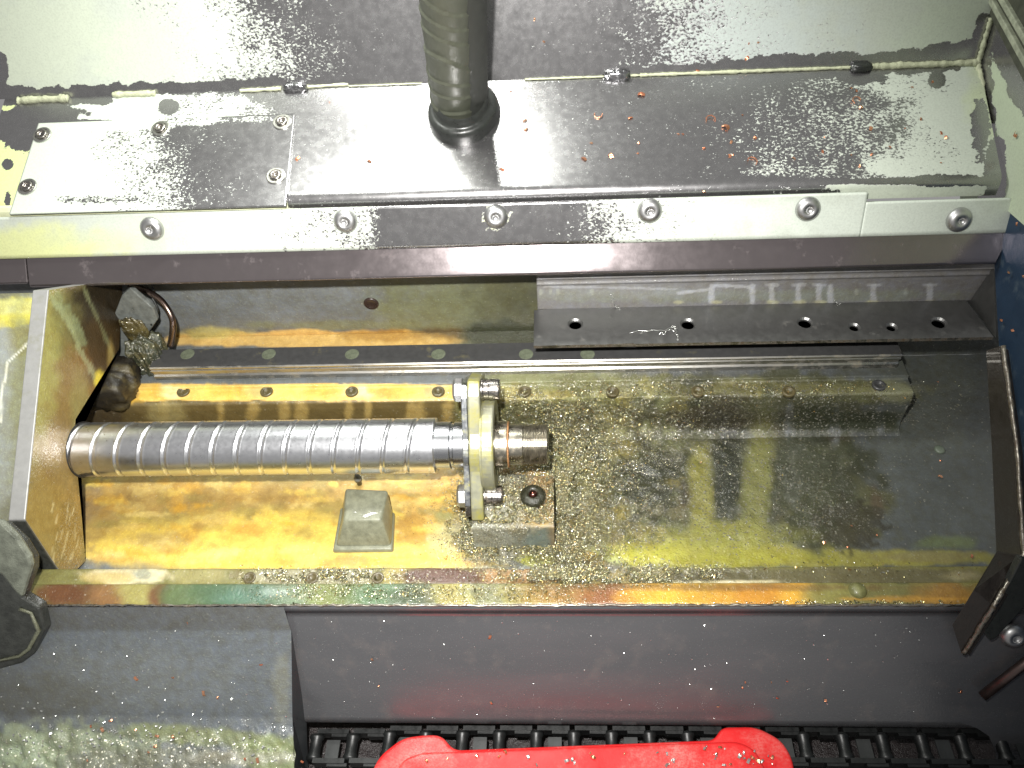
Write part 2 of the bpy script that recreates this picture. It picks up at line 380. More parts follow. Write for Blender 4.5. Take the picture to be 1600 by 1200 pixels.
def trough_paint(px, py, V):
    p = Paint(px, py, BLG); b = p.blob
    b(1480, 700, 160, 220, (.11, .125, .12), .6, soft=1.2); b(1450, 620, 70, 80, (.14, .155, .135), .7, soft=1)
    # back wall
    b(500, 470, 330, 42, (.16, .175, .19), 1, box=True, soft=.1, rag=.1)
    b(720, 480, 140, 60, (.15, .16, .09), .9, soft=1.1); b(800, 480, 60, 60, (.085, .085, .05), .8, soft=1.)
    b(470, 530, 270, 13, (.62, .42, .15), 1, soft=.35, rag=.5, ns=40); b(600, 524, 60, 10, ORA, .8, soft=.8); b(690, 520, 40, 10, BRN, .7, soft=.9)
    b(560, 508, 160, 7, OLG, .7, soft=.8); b(785, 522, 62, 22, (.055, .06, .04), .95, soft=.5); b(330, 520, 50, 9, (.45, .4, .15), .8, soft=.8)
    # left half of the trough floor
    b(430, 760, 320, 140, TAN, 1, soft=.25, rag=.25, ns=60)
    b(430, 850, 330, 48, YEL, 1, soft=.7, rag=.5, ns=50)
    b(300, 775, 190, 24, (.42, .28, .09), .8, soft=1, rag=.6)
    for k in range(16):
        cx = 150+k*36+rng.uniform(-12, 12); b(cx, 775, 7+rng.uniform(0, 6), 40, BRN if k % 3 else ORA, .28, soft=1.4, rag=.8, rot=38, ns=14)
    for cx, cy, rx, ry, c, a in ((250, 840, 60, 10, (.45, .33, .12), .7), (310, 822, 14, 8, ORA, .8), (180, 862, 30, 12, (.5, .42, .12), .7), (390, 828, 26, 10, (.55, .3, .06), .7),
                                 (640, 830, 40, 24, ORA, .75), (680, 770, 40, 40, (.66, .42, .12), .8), (700, 840, 30, 26, (.5, .5, .3), .6), (665, 865, 30, 14, (.4, .42, .1), .6),
                                 (470, 860, 30, 12, (.6, .55, .15), .6), (560, 878, 160, 8, AMB, .9), (700, 800, 22, 10, (.25, .26, .12), .7), (625, 760, 40, 12, (.62, .44, .18), .6),
                                 (150, 820, 26, 40, (.34, .22, .08), .6), (560, 775, 70, 20, (.60, .40, .14), .6), (690, 880, 60, 7, (.75, .5, .12), .8)):
        b(cx, cy, rx, ry, c, a, soft=1, rag=.9, ns=14)
    # ledge front face, dark with pale runs
    b(430, 645, 330, 22, (.10, .075, .03), 1, box=True, soft=.15, rag=.1)
    for cx in (255, 345, 395, 445, 470, 545, 575, 640, 655, 700): b(cx, 642, 5+rng.uniform(0, 5), 16, (.36, .27, .1), .75, soft=1, rag=.6, ns=12)
    b(260, 645, 30, 14, (.3, .26, .12), .7, soft=1)
    # rear ledge top
    b(480, 613, 270, 13, (.70, .47, .13), 1, box=True, soft=.12, rag=.15, ns=20)
    for cx, c in ((330, YEL), (360, AMB), (480, (.5, .42, .14)), (500, AMB), (600, ORA), (615, AMB), (640, YEL), (680, MOS), (560, CRM), (270, CRM), (410, (.4, .38, .16)), (240, AMB), (720, (.6, .45, .14))):
        b(cx, 613, 20, 10, c, .7, soft=1.2, rag=.9, ns=12)
    b(190, 622, 32, 8, AMB, .8, soft=.8); b(165, 605, 40, 60, (.06, .045, .025), .9, soft=.4, rag=.3)
    # gritty middle
    b(870, 640, 150, 75, (.19, .2, .09), .95, soft=.4, rag=.5, ns=30); b(1120, 612, 310, 26, (.17, .175, .07), .95, soft=.25, rag=.3, ns=16)
    b(800, 618, 70, 12, (.5, .42, .16), .7, soft=1); b(1010, 612, 60, 12, (.42, .42, .26), .7, soft=1.); b(1200, 610, 90, 13, (.42, .36, .1), .6, soft=1)
    b(900, 770, 160, 130, (.15, .155, .07), 1, soft=.35, rag=.45, ns=36)
    b(905, 690, 80, 60, (.32, .31, .12), .7, soft=1, rag=.8); b(900, 830, 70, 60, (.26, .19, .06), .6, soft=1, rag=.8)
    b(820, 740, 44, 30, (.34, .19, .05), .85, soft=.8, rag=.6); b(770, 830, 60, 46, (.36, .35, .27), .9, soft=.8, rag=.6)
    # right half: dark sludge, pale runs
    b(1130, 745, 215, 135, (.05, .055, .03), 1, soft=.3, rag=.55, ns=46)
    b(1245, 700, 100, 140, (.09, .095, .05), .9, soft=.35, rag=.6, ns=36); b(1300, 800, 90, 52, (.12, .12, .055), .85, soft=.4, rag=.7, ns=30)
    b(1020, 745, 50, 62, DKO, .9, soft=.6, rag=.5); b(1130, 745, 26, 62, DKO, .9, soft=.6, rag=.5); b(1120, 655, 90, 16, (.07, .05, .03), .8, soft=.8)
    b(1280, 655, 50, 18, (.06, .065, .03), .9, soft=.5, rag=.6); b(1350, 660, 55, 14, (.06, .07, .035), .9, soft=.5, rag=.6, box=True)
    b(1235, 660, 9, 26, (.2, .22, .24), .9, soft=.6, rag=.4); b(1305, 668, 10, 30, (.2, .22, .24), .9, soft=.6, rag=.4); b(1375, 655, 6, 22, (.2, .22, .24), .7, soft=.6)
    b(1096, 765, 20, 80, (.3, .28, .06), .75, soft=.8, rag=.4); b(1185, 750, 24, 100, (.24, .23, .06), .7, soft=.8, rag=.4, rot=8); b(1150, 835, 60, 22, (.32, .31, .06), .9, soft=.8)
    b(960, 650, 60, 30, (.2, .2, .1), .7, soft=1); b(1000, 680, 60, 20, (.22, .22, .1), .6, soft=1, rag=.8); b(1060, 690, 60, 16, (.16, .16, .08), .6, soft=1, rag=.8)
    b(1360, 715, 12, 12, DKO, .6, soft=.8); b(1370, 790, 14, 26, (.12, .085, .05), .8, soft=.6, rag=.8); b(1240, 760, 14, 30, (.2, .22, .22), .6, soft=.8)
    b(1090, 866, 150, 24, (.42, .40, .05), .95, soft=.5, rag=.4, ns=20); b(1300, 872, 260, 14, (.34, .32, .07), .95, soft=.5, rag=.4, ns=18)
    b(1450, 870, 80, 8, (.30, .27, .11), .9, soft=.5); b(1480, 848, 40, 10, (.2, .26, .08), .6, soft=1)
    b(840, 873, 32, 9, LIM, .95, soft=.4, rag=.4); b(925, 872, 18, 10, AMB, .9, soft=.6, rot=35); b(950, 865, 22, 9, (.4, .48, .28), .8, soft=.7, rot=35)
    b(1200, 608, 200, 10, (.35, .33, .12), .5, soft=1); b(1395, 612, 40, 16, (.3, .31, .19), .9, soft=.6)
    b(220, 590, 60, 40, (.07, .06, .03), .8, soft=.5) if False else None
    # front ledge rows
    lo = py > 886.5
    q = Paint(px, py, OLI); c = q.blob
    c(190, 900, 75, 14, CRM, 1, soft=.5); c(170, 903, 40, 8, YEL, .7, soft=.8); c(225, 897, 16, 9, (.4, .43, .33), .9, soft=.5); c(310, 900, 50, 12, (.35, .32, .1), .9, soft=.8); c(370, 900, 12, 8, (.2, .17, .06), .8)
    c(500, 900, 100, 13, (.42, .4, .25), .95, soft=.6, rag=.5); c(620, 900, 26, 14, (.5, .42, .08), .9, soft=.8); c(690, 900, 60, 14, RBR, 1, soft=.6, rag=.4); c(760, 900, 30, 14, RBR, .8, soft=.8)
    c(820, 898, 70, 14, (.42, .22, .05), .95, soft=.8); c(960, 900, 90, 14, (.38, .3, .09), .95, soft=.7); c(1110, 903, 60, 8, (.10, .085, .04), .9, soft=.8)
    c(1320, 900, 260, 14, (.13, .115, .05), .95, soft=.5, rag=.3); c(1140, 909, 76, 3.4, CRM, .95, soft=.5, rag=.3); c(1500, 900, 30, 8, (.34, .3, .14), .8, soft=.8)
    d = Paint(px, py, (.16, .17, .06)); c = d.blob
    for cx, rx, col in ((100, 60, RBR), (180, 30, (.22, .12, .05)), (215, 26, (.3, .28, .1)), (248, 14, RBR), (290, 34, (.12, .2, .07)), (340, 34, (.07, .17, .08)), (400, 44, (.08, .2, .14)), (460, 30, (.2, .3, .18)),
                        (515, 34, (.22, .28, .05)), (560, 30, (.14, .2, .04)), (600, 40, (.09, .2, .08)), (655, 36, (.06, .10, .04)), (720, 40, (.3, .26, .08)), (765, 34, (.26, .28, .12)), (830, 44, (.22, .17, .04)),
                        (900, 50, (.27, .14, .03)), (970, 44, (.20, .07, .02)), (1040, 50, (.6, .34, .04)), (1110, 60, (.5, .3, .04)), (1190, 60, (.5, .23, .03)), (1250, 24, (.6, .33, .04)), (1300, 44, (.2, .19, .06)), (1400, 60, (.15, .14, .05)), (1480, 40, (.24, .13, .03))):
        c(cx, 930, rx*1.15, 24, col, .92, soft=1.1, rag=.5, ns=26)
    c(1130, 918, 330, 5, (.12, .07, .03), .6, soft=1); c(1420, 936, 90, 4, (.45, .24, .04), .7, soft=.8); c(430, 925, 24, 7, (.35, .5, .45), .7, soft=1)
    m1 = sstep(885.5, 888, py)[:, None]; m2 = sstep(913, 915.5, py)[:, None]
    mid_ = (py > 600) & (py < 886)
    for k in range(230):
        cx, cy = rng.uniform(740, 1330), rng.uniform(606, 880); 
        if cx > 1060 and rng.random() < .35: continue
        cc = [(.34, .31, .1), (.05, .05, .025), (.12, .13, .05), (.10, .09, .04), (.28, .3, .14), (.03, .035, .02), (.26, .22, .06)][int(rng.integers(7))]
        if cx > 1060: cc = [(.04, .045, .025), (.10, .11, .05), (.06, .045, .025), (.13, .14, .12)][int(rng.integers(4))]
        if cy > 835 and cx > 960: cc = [(.34, .33, .05), (.25, .27, .06), (.4, .33, .06)][int(rng.integers(3))]
        near = (abs(px-cx) < 60) & (abs(py-cy) < 60)
        if not near.any(): continue
        q_ = Paint(px[near], py[near], (0, 0, 0)); q_.seed = k*5; m_ = (q_.mask(cx, cy, rng.uniform(6, 26), rng.uniform(5, 18), soft=.8, rag=1., ns=12)*rng.uniform(.3, .75))[:, None]
        p.col[near] = p.col[near]*(1-m_)+np.array(cc)*m_
    b(1015, 748, 42, 58, (.022, .026, .014), .9, soft=.9, rag=.6, ns=16); b(1132, 745, 24, 66, (.02, .025, .014), .92, soft=.8, rag=.5, ns=16); b(1110, 655, 90, 15, (.03, .024, .012), .8, soft=.9, rag=.6, ns=14)
    b(1275, 655, 50, 18, (.035, .045, .02), .9, soft=.5, rag=.6, ns=14); b(1350, 658, 50, 13, (.04, .05, .025), .85, soft=.5, rag=.6, ns=14); b(1270, 760, 60, 90, (.05, .058, .032), .75, soft=.5, rag=.8, ns=20); b(1330, 820, 50, 36, (.055, .05, .03), .8, soft=.4, rag=.9, ns=14)
    b(1096, 775, 17, 70, (.30, .29, .05), .7, soft=1, rag=.3); b(1182, 765, 20, 90, (.27, .28, .07), .7, soft=1, rag=.3, rot=6); b(1130, 840, 110, 22, (.36, .36, .05), .7, soft=1, rag=.4); b(1100, 868, 160, 16, (.44, .43, .05), .8, soft=.7, rag=.3)
    for k in range(150):
        cx, cy = rng.uniform(130, 730), rng.uniform(745, 884); cc = [(.8, .6, .12), (.42, .25, .05), (.3, .24, .07), (.6, .33, .03), (.7, .55, .2)][int(rng.integers(5))]
        near = (abs(px-cx) < 60) & (abs(py-cy) < 40)
        if not near.any(): continue
        q_ = Paint(px[near], py[near], (0, 0, 0)); q_.seed = k*7; m_ = (q_.mask(cx, cy, rng.uniform(8, 30), rng.uniform(3, 9), soft=.9, rag=1.2, ns=10)*rng.uniform(.25, .6))[:, None]
        p.col[near] = p.col[near]*(1-m_)+np.array(cc)*m_
    # the ledges are told apart by their own heights and depths
    fl_ = (V[:, 1] < -84)[:, None]; f2 = (V[:, 1] < -103.9)[:, None]
    grey_ = d.col.mean(1, keepdims=True); gn_ = d.col[:, 1:2] > d.col[:, :1]; d.col = np.where(gn_, (d.col*.8+grey_*.2)*.68, d.col*.95)
    gq = q.col.mean(1, keepdims=True); q.col = (q.col*.8+gq*.2)*.75
    p.col = np.where(fl_, np.where(f2, d.col, q.col), p.col)
    dk = 1-.38*sstep(930, 1120, px)*(~fl_[:, 0]); p.col = p.col*dk[:, None]  # light falloff towards the right put into the trough colour
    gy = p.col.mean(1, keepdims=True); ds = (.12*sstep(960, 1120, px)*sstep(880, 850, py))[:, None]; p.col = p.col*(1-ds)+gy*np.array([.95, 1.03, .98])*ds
    # large soft variation
    nn = fbm(V[:, 0], V[:, 1]+V[:, 2], 26, 4, 5)[:, None]; p.col = p.col*(.78+.44*nn)
    g = p.attr('gran', .04)
    for a_ in ((880, 745, 150, 130, 1.), (1010, 700, 150, 110, .75), (1120, 640, 300, 40, .6), (950, 895, 180, 18, .9), (520, 900, 130, 12, .7), (700, 930, 120, 12, .35), (1180, 770, 180, 90, .35), (780, 840, 60, 50, 1.), (480, 925, 60, 12, .3)):
        p.put('gran', *a_, soft=.9, rag=.5, ns=24)
    p.attr('wet', .42); p.put('wet', 1050, 740, 330, 180, 1.0, soft=.8); p.put('wet', 300, 830, 300, 90, .25, soft=.8); p.put('wet', 800, 920, 800, 26, .8, soft=.4, box=True); p.put('wet', 790, 520, 80, 30, 1, soft=.5)
    return p
def pile(px, py, V):
    """height of the swarf heap over the casting, in mm"""
    s = Paint(px, py, (0, 0, 0)); s.attr('h', 0)
    h = s.mask(880, 760, 130, 130, soft=1.3, rag=.3, ns=40)*5 + s.mask(900, 700, 70, 60, soft=1.3, rag=.3)*4 + s.mask(1010, 660, 160, 60, soft=1.2, rag=.4)*3 + s.mask(950, 897, 170, 14, soft=1, rag=.5)*2.5
    h = h + s.mask(1150, 790, 190, 90, soft=1.2, rag=.4)*1.2 + s.mask(1190, 612, 230, 14, soft=1, rag=.4)*1.2 + s.mask(520, 900, 110, 10, soft=1, rag=.4)*1.
    n = fbm(V[:, 0], V[:, 1]-V[:, 2], 9, 4, 40)
    base = (fbm(V[:, 0], V[:, 1]-V[:, 2], 16, 4, 51)-.5)*.7
    return h*(.15+1.5*np.clip(n-.25, 0, 1)) + base

# ------------------------------------------------------------------ machine bed
SHY = adv((105, 0), 90, 430)
bed = thing('machine_bed', 'cast iron machine bed trough stained yellow and brown by coolant under the screw', 'machine bed', (0, 20, -60))
ZL, ZF, ZT = -15., -60., -25.
xL = -378.5
yP0 = P(600, 601, (0, 0, -12), Z3)[1]; yP1 = P(600, 588, (0, 0, -12), Z3)[1]
yD = P(600, 627, (0, 0, ZL), Z3)[1]
xE = P(1422, 600, (0, 0, ZL), Z3)[0]
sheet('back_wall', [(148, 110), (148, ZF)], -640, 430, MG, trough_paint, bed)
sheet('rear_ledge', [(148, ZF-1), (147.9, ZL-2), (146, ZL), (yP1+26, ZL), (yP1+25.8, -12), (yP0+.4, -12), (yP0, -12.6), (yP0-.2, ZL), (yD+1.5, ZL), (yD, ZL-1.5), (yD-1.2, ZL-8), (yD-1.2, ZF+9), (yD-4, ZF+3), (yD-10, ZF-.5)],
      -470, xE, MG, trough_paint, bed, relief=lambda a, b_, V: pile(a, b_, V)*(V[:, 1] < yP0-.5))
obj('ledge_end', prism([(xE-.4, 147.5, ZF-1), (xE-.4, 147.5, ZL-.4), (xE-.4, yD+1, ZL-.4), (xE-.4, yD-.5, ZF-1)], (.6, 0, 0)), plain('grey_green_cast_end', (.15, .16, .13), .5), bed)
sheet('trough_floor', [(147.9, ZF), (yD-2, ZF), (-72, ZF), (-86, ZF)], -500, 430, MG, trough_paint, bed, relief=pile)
yb = P(800, 886.5, (0, 0, ZT), Z3)[1]; ym = P(800, 913.5, (0, 0, ZT), Z3)[1]; ye = P(800, 945, (0, 0, ZT+2), Z3)[1]
sheet('front_ledge', [(yb+.2, ZF-1), (yb, ZT-.6), (yb-.6, ZT), (ym+.3, ZT), (ym, ZT-3)], -420, 322, MG, trough_paint, bed, relief=lambda a, b_, V: pile(a, b_, V)*.8)
sheet('front_lip', [(ym+.4, ZT-2), (ym+.2, ZT+1.6), (ym-.4, ZT+2), (ye+.8, ZT+2), (ye, ZT+1.2)], -440, 322, MG, trough_paint, bed, relief=lambda a, b_, V: (fbm(V[:, 0], V[:, 1], 14, 3, 9)-.5)*.5)
# countersunk ledge bolts
M_rbolt = plain('sludge_covered_bolt', (.075, .06, .025), .35, .3, 300, .6, coat=.4)
def socket_bolt(p, n, r, h, mat, parent, name='bolt', hexr=.5, dome=False):
    p = np.array(p, float); n = np.array(n, float)/np.linalg.norm(n)
    if dome: prof = [(r*.98, -1), (r, 0), (r*.97, h*.35), (r*.86, h*.65), (r*.66, h*.9), (r*hexr, h*1.0), (r*hexr*.93, h*.9), (r*hexr*.85, h*.72), (.01, h*.7)]
    else: prof = [(r, -2), (r, h*.75), (r*.93, h), (r*hexr, h), (r*hexr*.95, h-.6), (r*hexr*.9, h*.3), (.01, h*.25)]
    V, Fc = lathe(prof, p, n, 24)
    return obj(name, (V, Fc), mat, parent, smooth=True)
for c in (287, 417, 550, 685, 820, 957, 1090, 1232, 1373):
    q = P(c, 613 if c < 1300 else 603, (0, 0, ZL), Z3)
    socket_bolt(q+np.array([0, 0, .4]), Z3, 5.6, 1.6, M_rbolt if c < 1300 else M_rail, bed, 'ledge_bolt', .55)
for c in (390, 488, 590):
    socket_bolt(P(c, 903, (0, 0, ZT), Z3), Z3, 4.6, 1., M_rbolt, bed, 'ledge_bolt', .5)
q = P(1340, 923, (0, 0, ZT+2), Z3); obj('dome_bolt', lathe([(6, -1), (6, .6), (5, 2.6), (3, 3.8), (.01, 4.2)], q, Z3, 20), plain('olive_dome', (.13, .13, .05), .4, .3, 200, .4, coat=.2), bed, smooth=True)
q = P(580, 474, (0, 148, 0), Y3); obj('wall_plug', lathe([(6.8, -1), (6.8, .8), (5.6, 1.8), (4.4, 1.2), (.01, 1)], q, (0, -1, 0), 24), plain('dark_red_brown_plug', (.03, .018, .014), .3, coat=.4), bed, smooth=True)
q = P(1468, 703, (0, 0, ZF), Z3); obj('floor_plug', lathe([(4.4, -1), (4.2, 1), (3, 1.8), (.01, 2)], q, Z3, 18), plain('green_plug', (.10, .12, .09), .4), bed, smooth=True)

# ------------------------------------------------------------------ linear rail
zr = P(600, 569, (0, yP1, 0), Y3)[2]; yr2 = P(600, 538.5, (0, 0, zr), Z3)[1]
x0 = P(240, 560, (0, 0, zr), Z3)[0]; x1 = P(1413, 560, (0, 0, zr), Z3)[0]
rail = thing('linear_guide_rail', 'dark steel linear guide rail with a row of round hole caps behind the screw', 'guide rail', (0, (yP1+yr2)/2, -12))
hgt = zr+12; W_ = yr2-yP1
pr = [(yP1, -12), (yP1, -12+hgt*.28), (yP1+1.6, -12+hgt*.36), (yP1+1.8, -12+hgt*.52), (yP1+.2, -12+hgt*.62), (yP1+.1, -12+hgt*.72), (yP1+1., -12+hgt*.76), (yP1+.9, -12+hgt*.82), (yP1, -12+hgt*.86), (yP1, zr-1), (yP1+1, zr)]
back = [(2*yP1+W_-y+0, z) for y, z in pr][::-1]
ring = [(x0, y, z) for y, z in pr+back]
obj('rail_body', prism(ring, (x1-x0, 0, 0)), M_railside, rail)
obj('rail_top', box((x0+.5, yP1+1.4, zr-.5), (x1-.5, yr2-1.4, zr+.3)), M_rail, rail)
def caps():
    v, f = lathe([(6.2, -.2), (6.2, .22), (5.9, .3), (.01, .32)], (0, 0, 0), Z3, 24); me = bpy.data.meshes.new('hole_cap')
    me.from_pydata([tuple(np.array(a)*S) for a in v], [], f); me.materials.append(M_cap); return me
capme = caps()
for c in (293, 420, 550, 685, 822, 918):
    q = P(c, 553.5, (0, 0, zr+.3), Z3); o = link('hole_cap', capme, rail); o.location = Vector(q-ORG[rail.name])*S

# ------------------------------------------------------------------ ballscrew
AX = np.array([0, 1.2, 1.6])
def sx(c, row=697): return P(c, row, AX, (0, 1, -1))[0]
scr = thing('ball_screw', 'long bright steel ball screw running across the trough from the left plate', 'ball screw', (-220, 1.2, -21))
R0 = 21.6; lead = 19.0
xs = np.arange(xL-1, sx(683), .55); nt = 72; th = np.linspace(0, 2*math.pi, nt, endpoint=False)
Xg, Tg = np.meshgrid(xs, th, indexing='ij')
ph = ((Xg-.25)/lead + Tg/(2*math.pi)) % 1.0; dd = np.abs(ph-.5)*lead
gr = np.where(dd < 1.5, .9*np.sqrt(np.clip(1-(dd/1.5)**2, 0, 1)), 0) - .22*np.exp(-((dd-2.3)/.35)**2)
endf = sstep(sx(683)-1, sx(683)-9, Xg); rr = R0 - gr*endf
rr = rr + (fbm(Xg, Tg*20, 4, 3, 3)-.5)*.03
V = np.stack([Xg, AX[1]+rr*np.cos(Tg), AX[2]+rr*np.sin(Tg)], -1).reshape(-1, 3)
nx_ = len(xs); i, j = np.meshgrid(np.arange(nx_-1), np.arange(nt), indexing='ij'); i = i.ravel(); j = j.ravel(); j2 = (j+1) % nt
Fq = np.stack([i*nt+j, i*nt+j2, (i+1)*nt+j2, (i+1)*nt+j], -1).tolist()
Fq.append([(nx_-1)*nt+k for k in range(nt)])
obj('threaded_shaft', (V, Fq), M_screw, scr, smooth=True)
def turn(name, segs, m, parent, n=64, smooth=True):
    """segs = (column from, column to, radius) steps along the screw axis"""
    pf = []
    for a, b_, r in segs: xa_, xb_ = sx(a), sx(b_); pf += [(r-.4, xa_), (r, xa_+.4), (r, xb_-.4), (r-.4, xb_)]
    pf = [(.01, pf[0][1])]+pf+[(.01, pf[-1][1])]
    o = obj(name, lathe(pf, (0, AX[1], AX[2]), X3, n), m, parent, smooth=False)
    for p_ in o.data.polygons: p_.use_smooth = len(p_.vertices) == 4
    es = o.modifiers.new('split', 'EDGE_SPLIT'); es.split_angle = rad(35)
    return o
turn('journal', [(680, 706, 18.6), (706, 711, 17.2), (711, 732, 18.4)], M_steel, scr)
turn('bearing_seat', [(772, 794, 18.6), (794, 796, 15.2), (796, 818, 16.0)], M_rust, scr)
pf = [(14.9, 0)]; xa_, xb_ = sx(818), sx(857); k_ = 0; L_ = xb_-xa_
while k_ < L_-1: pf += [(14.9, k_), (15.9, k_+.45), (15.9, k_+.65), (14.9, k_+1.1)]; k_ += 1.25
pf += [(14.6, L_-.4), (13.6, L_), (4, L_), (3.6, L_-2), (.01, L_-2)]
obj('threaded_end', lathe([(.01, 0)]+pf, (xa_, AX[1], AX[2]), X3, 48), M_rust, scr)
turn('rust_ring', [(792.5, 796.5, 18.2)], plain('orange_rust', (.30, .15, .06), .6, .5, 500, .8), scr)

# ------------------------------------------------------------------ end flange round the screw
flg = thing('screw_end_flange', 'upright olive grey flange plate bolted across the end of the ball screw', 'flange', (sx(745), 1, -55))
zc = AX[2]; yc = AX[1]
def oval(x, hw, tophw, toph, both, both_hw):
    pts = []
    for a in np.linspace(0, 2*math.pi, 48, endpoint=False):
        pts.append((x, yc+hw*math.cos(a), zc+hw*math.sin(a)))
    return pts
def flange_ring(x, r, ext, hw):
    """round middle with two long rounded ears along the direction e"""
    e = np.array([0, .62, .785]); f_ = np.array([0, .785, -.62]); pts = []
    for k in range(48):
        a = 2*math.pi*k/48; c_, s_ = math.cos(a), math.sin(a)
        rho = r
        # ear outline: rounded rectangle
        lr = min(ext/max(abs(c_), 1e-6), hw/max(abs(s_), 1e-6))
        lr = min(lr, math.hypot(ext, hw)*.96)
        rho = max(r, lr) if abs(c_) > .2 else max(r, min(lr, r))
        pts.append(np.array([x, yc, zc]) + e*c_*rho + f_*s_*rho)
    return pts
xa1, xb1, xc1, xd1 = sx(728.5), sx(738), sx(757), sx(776)
obj('backing_plate', prism(flange_ring(xa1, 26, 52.5, 24), (xb1-xa1-.2, 0, 0)), M_zinc, flg, bevel=.7)
obj('flange_plate', prism(flange_ring(xb1, 28, 55.5, 25), (xc1-xb1, 0, 0)), M_cast, flg, bevel=1.4, seg=3)
pf = [(.01, -1), (36, -1), (36, .5), (36.5, 1), (36.5, xd1-xc1-1.2), (35.6, xd1-xc1), (24, xd1-xc1), (23, xd1-xc1-2), (19.6, xd1-xc1-2.4), (19.4, -1)]
obj('hub', lathe(pf, (xc1, yc, zc), X3, 64), M_cast, flg, smooth=False, bevel=.4)
e = np.array([0, .62, .785])
for s_, nm in ((1, 't'), (-1, 'b')):
    pc = np.array([xa1, yc, zc]) + e*s_*(45 if s_ > 0 else 39)+np.array([0, -6, 5.])
    o = obj('hex_nut', lathe([(.01, 0), (9.2, 0), (9.2, -6.0), (7.6, -7.6), (.01, -7.6)], pc+np.array([0.1, 0, 0]), X3, 6, hint=(0, .3, 1)), M_button, flg, bevel=.5)
    pc2 = np.array([xc1, pc[1], pc[2]])
    vs, fs = lathe([(.01, -.5), (8.4, -.5), (8.4, 1.2), (7.6, 1.6), (7.6, 5.5), (8.0, 6.1), (7.9, 12.8), (7.2, 14), (4, 14), (3.8, 11), (.01, 11)], pc2, X3, 32)
    o = obj('socket_screw', (vs, fs), M_bolt, flg, bevel=.25)

# ------------------------------------------------------------------ bearing housing under the screw end
zh = -34.
hb = [P(*q_, (0, 0, zh), Z3) for q_ in ((738, 823), (866, 822), (868, 745), (742, 748))]
hou = thing('bearing_foot', 'swarf covered cast foot with an oily bolt below the screw end', 'bearing foot', tuple(np.mean(hb, 0)+np.array([0, 0, -26])))
def foot_paint(px, py, V):
    p = Paint(px, py, (.2, .22, .2)); b = p.blob
    b(800, 790, 90, 40, (.33, .3, .2), .9, soft=.6, rag=.6, ns=14); b(835, 812, 26, 12, (.42, .28, .07), .8, soft=.7); b(850, 770, 26, 40, (.36, .2, .06), .7, soft=.8)
    b(760, 805, 40, 20, (.36, .37, .3), .8, soft=.6); b(845, 843, 26, 16, (.15, .19, .18), .9, soft=.4); b(765, 845, 45, 20, (.35, .36, .3), .8, soft=.7)
    b(880, 840, 18, 40, (.28, .16, .05), .6, soft=.9)
    p.attr('gran', .3); p.put('gran', 780, 790, 60, 60, 1, soft=.8); p.put('gran', 845, 845, 26, 16, .1, soft=.5); p.attr('wet', .9); return p
yf0, yf1 = hb[0][1], hb[2][1]
sheet('foot_body', [(yf0-2.5, ZF-1), (yf0-.6, zh-1.2), (yf0+.8, zh), (yf0+5.5, zh), (yf0+6.2, zh+1.6), (yf1, zh+1.6), (yf1+2, ZF)], hb[0][0], hb[1][0], MG, foot_paint, hou, step=1.1,
      relief=lambda a, b_, V: fbm(V[:, 0], V[:, 1]-V[:, 2], 7, 4, 77)*2.4*sstep(846, 800, a))
for xx_ in (hb[0][0], hb[1][0]-.5):
    obj('foot_side', prism([(xx_, yf0-2, ZF-1), (xx_, yf0+.6, zh), (xx_, yf1, zh+1), (xx_, yf1+1.6, ZF-1)], (.6, 0, 0)), M_crud, hou)
q = P(833, 779, (0, 0, zh+2), Z3)
obj('foot_bolt', lathe([(.01, -1), (10, -1), (10, 4.5), (8.6, 6.4), (6, 7.6), (4.2, 7.8), (3.6, 5), (.01, 4.6)], q, Z3, 28), M_crud, hou, smooth=True)
obj('bolt_centre', lathe([(.01, 0), (3.4, 0), (3.2, 2.8), (2, 4), (.01, 4.4)], q+np.array([0, 0, 4.6]), Z3, 14), metal('red_brown_stud', (.3, .12, .1), .15, .1, 300), hou, smooth=True)

# ------------------------------------------------------------------ cast lug on the floor
lug = thing('cast_lug', 'small grey green tapered block standing on the yellow trough floor', 'cast block', tuple(P(570, 830, (0, 0, ZF), Z3)))
zt = ZF+27
top = [P(*q_, (0, 0, zt), Z3) for q_ in ((540, 806), (598, 806), (609, 766), (552, 763))]
bot = [P(*q_, (0, 0, ZF-1.5), Z3) for q_ in ((523, 862), (614, 861), (616, 806), (534, 800))]
top = [P(*q_, (0, 0, zt), Z3) for q_ in ((537, 838-26), (595, 838-26), (606, 765), (540, 762))]
Vb = np.array(bot+[b_*.25+t_*.75 for b_, t_ in zip(bot, top)]+top)
fb = [(0, 1, 5, 4), (1, 2, 6, 5), (2, 3, 7, 6), (3, 0, 4, 7), (4, 5, 9, 8), (5, 6, 10, 9), (6, 7, 11, 10), (7, 4, 8, 11), (8, 9, 10, 11), (3, 2, 1, 0)]
Vb = np.array(bot+top)
obj('block', (Vb, [(0, 1, 5, 4), (1, 2, 6, 5), (2, 3, 7, 6), (3, 0, 4, 7), (4, 5, 6, 7), (3, 2, 1, 0)]), M_lug, lug, smooth=True, bevel=2.2, seg=3)
c_ = np.mean(bot, 0); fo = [c_+(b_-c_)*np.array([1.06, 1.12, 1]) for b_ in bot]; ft = [f_+(c_-f_)*.05+np.array([0, 0, 5]) for f_ in fo]
obj('base_flange', (np.array(fo+ft), [(0, 1, 5, 4), (1, 2, 6, 5), (2, 3, 7, 6), (3, 0, 4, 7), (4, 5, 6, 7), (3, 2, 1, 0)]), M_lug, lug, smooth=True, bevel=1.6, seg=3)
a_ = P(562, 756, (0, 0, ZF), Z3)
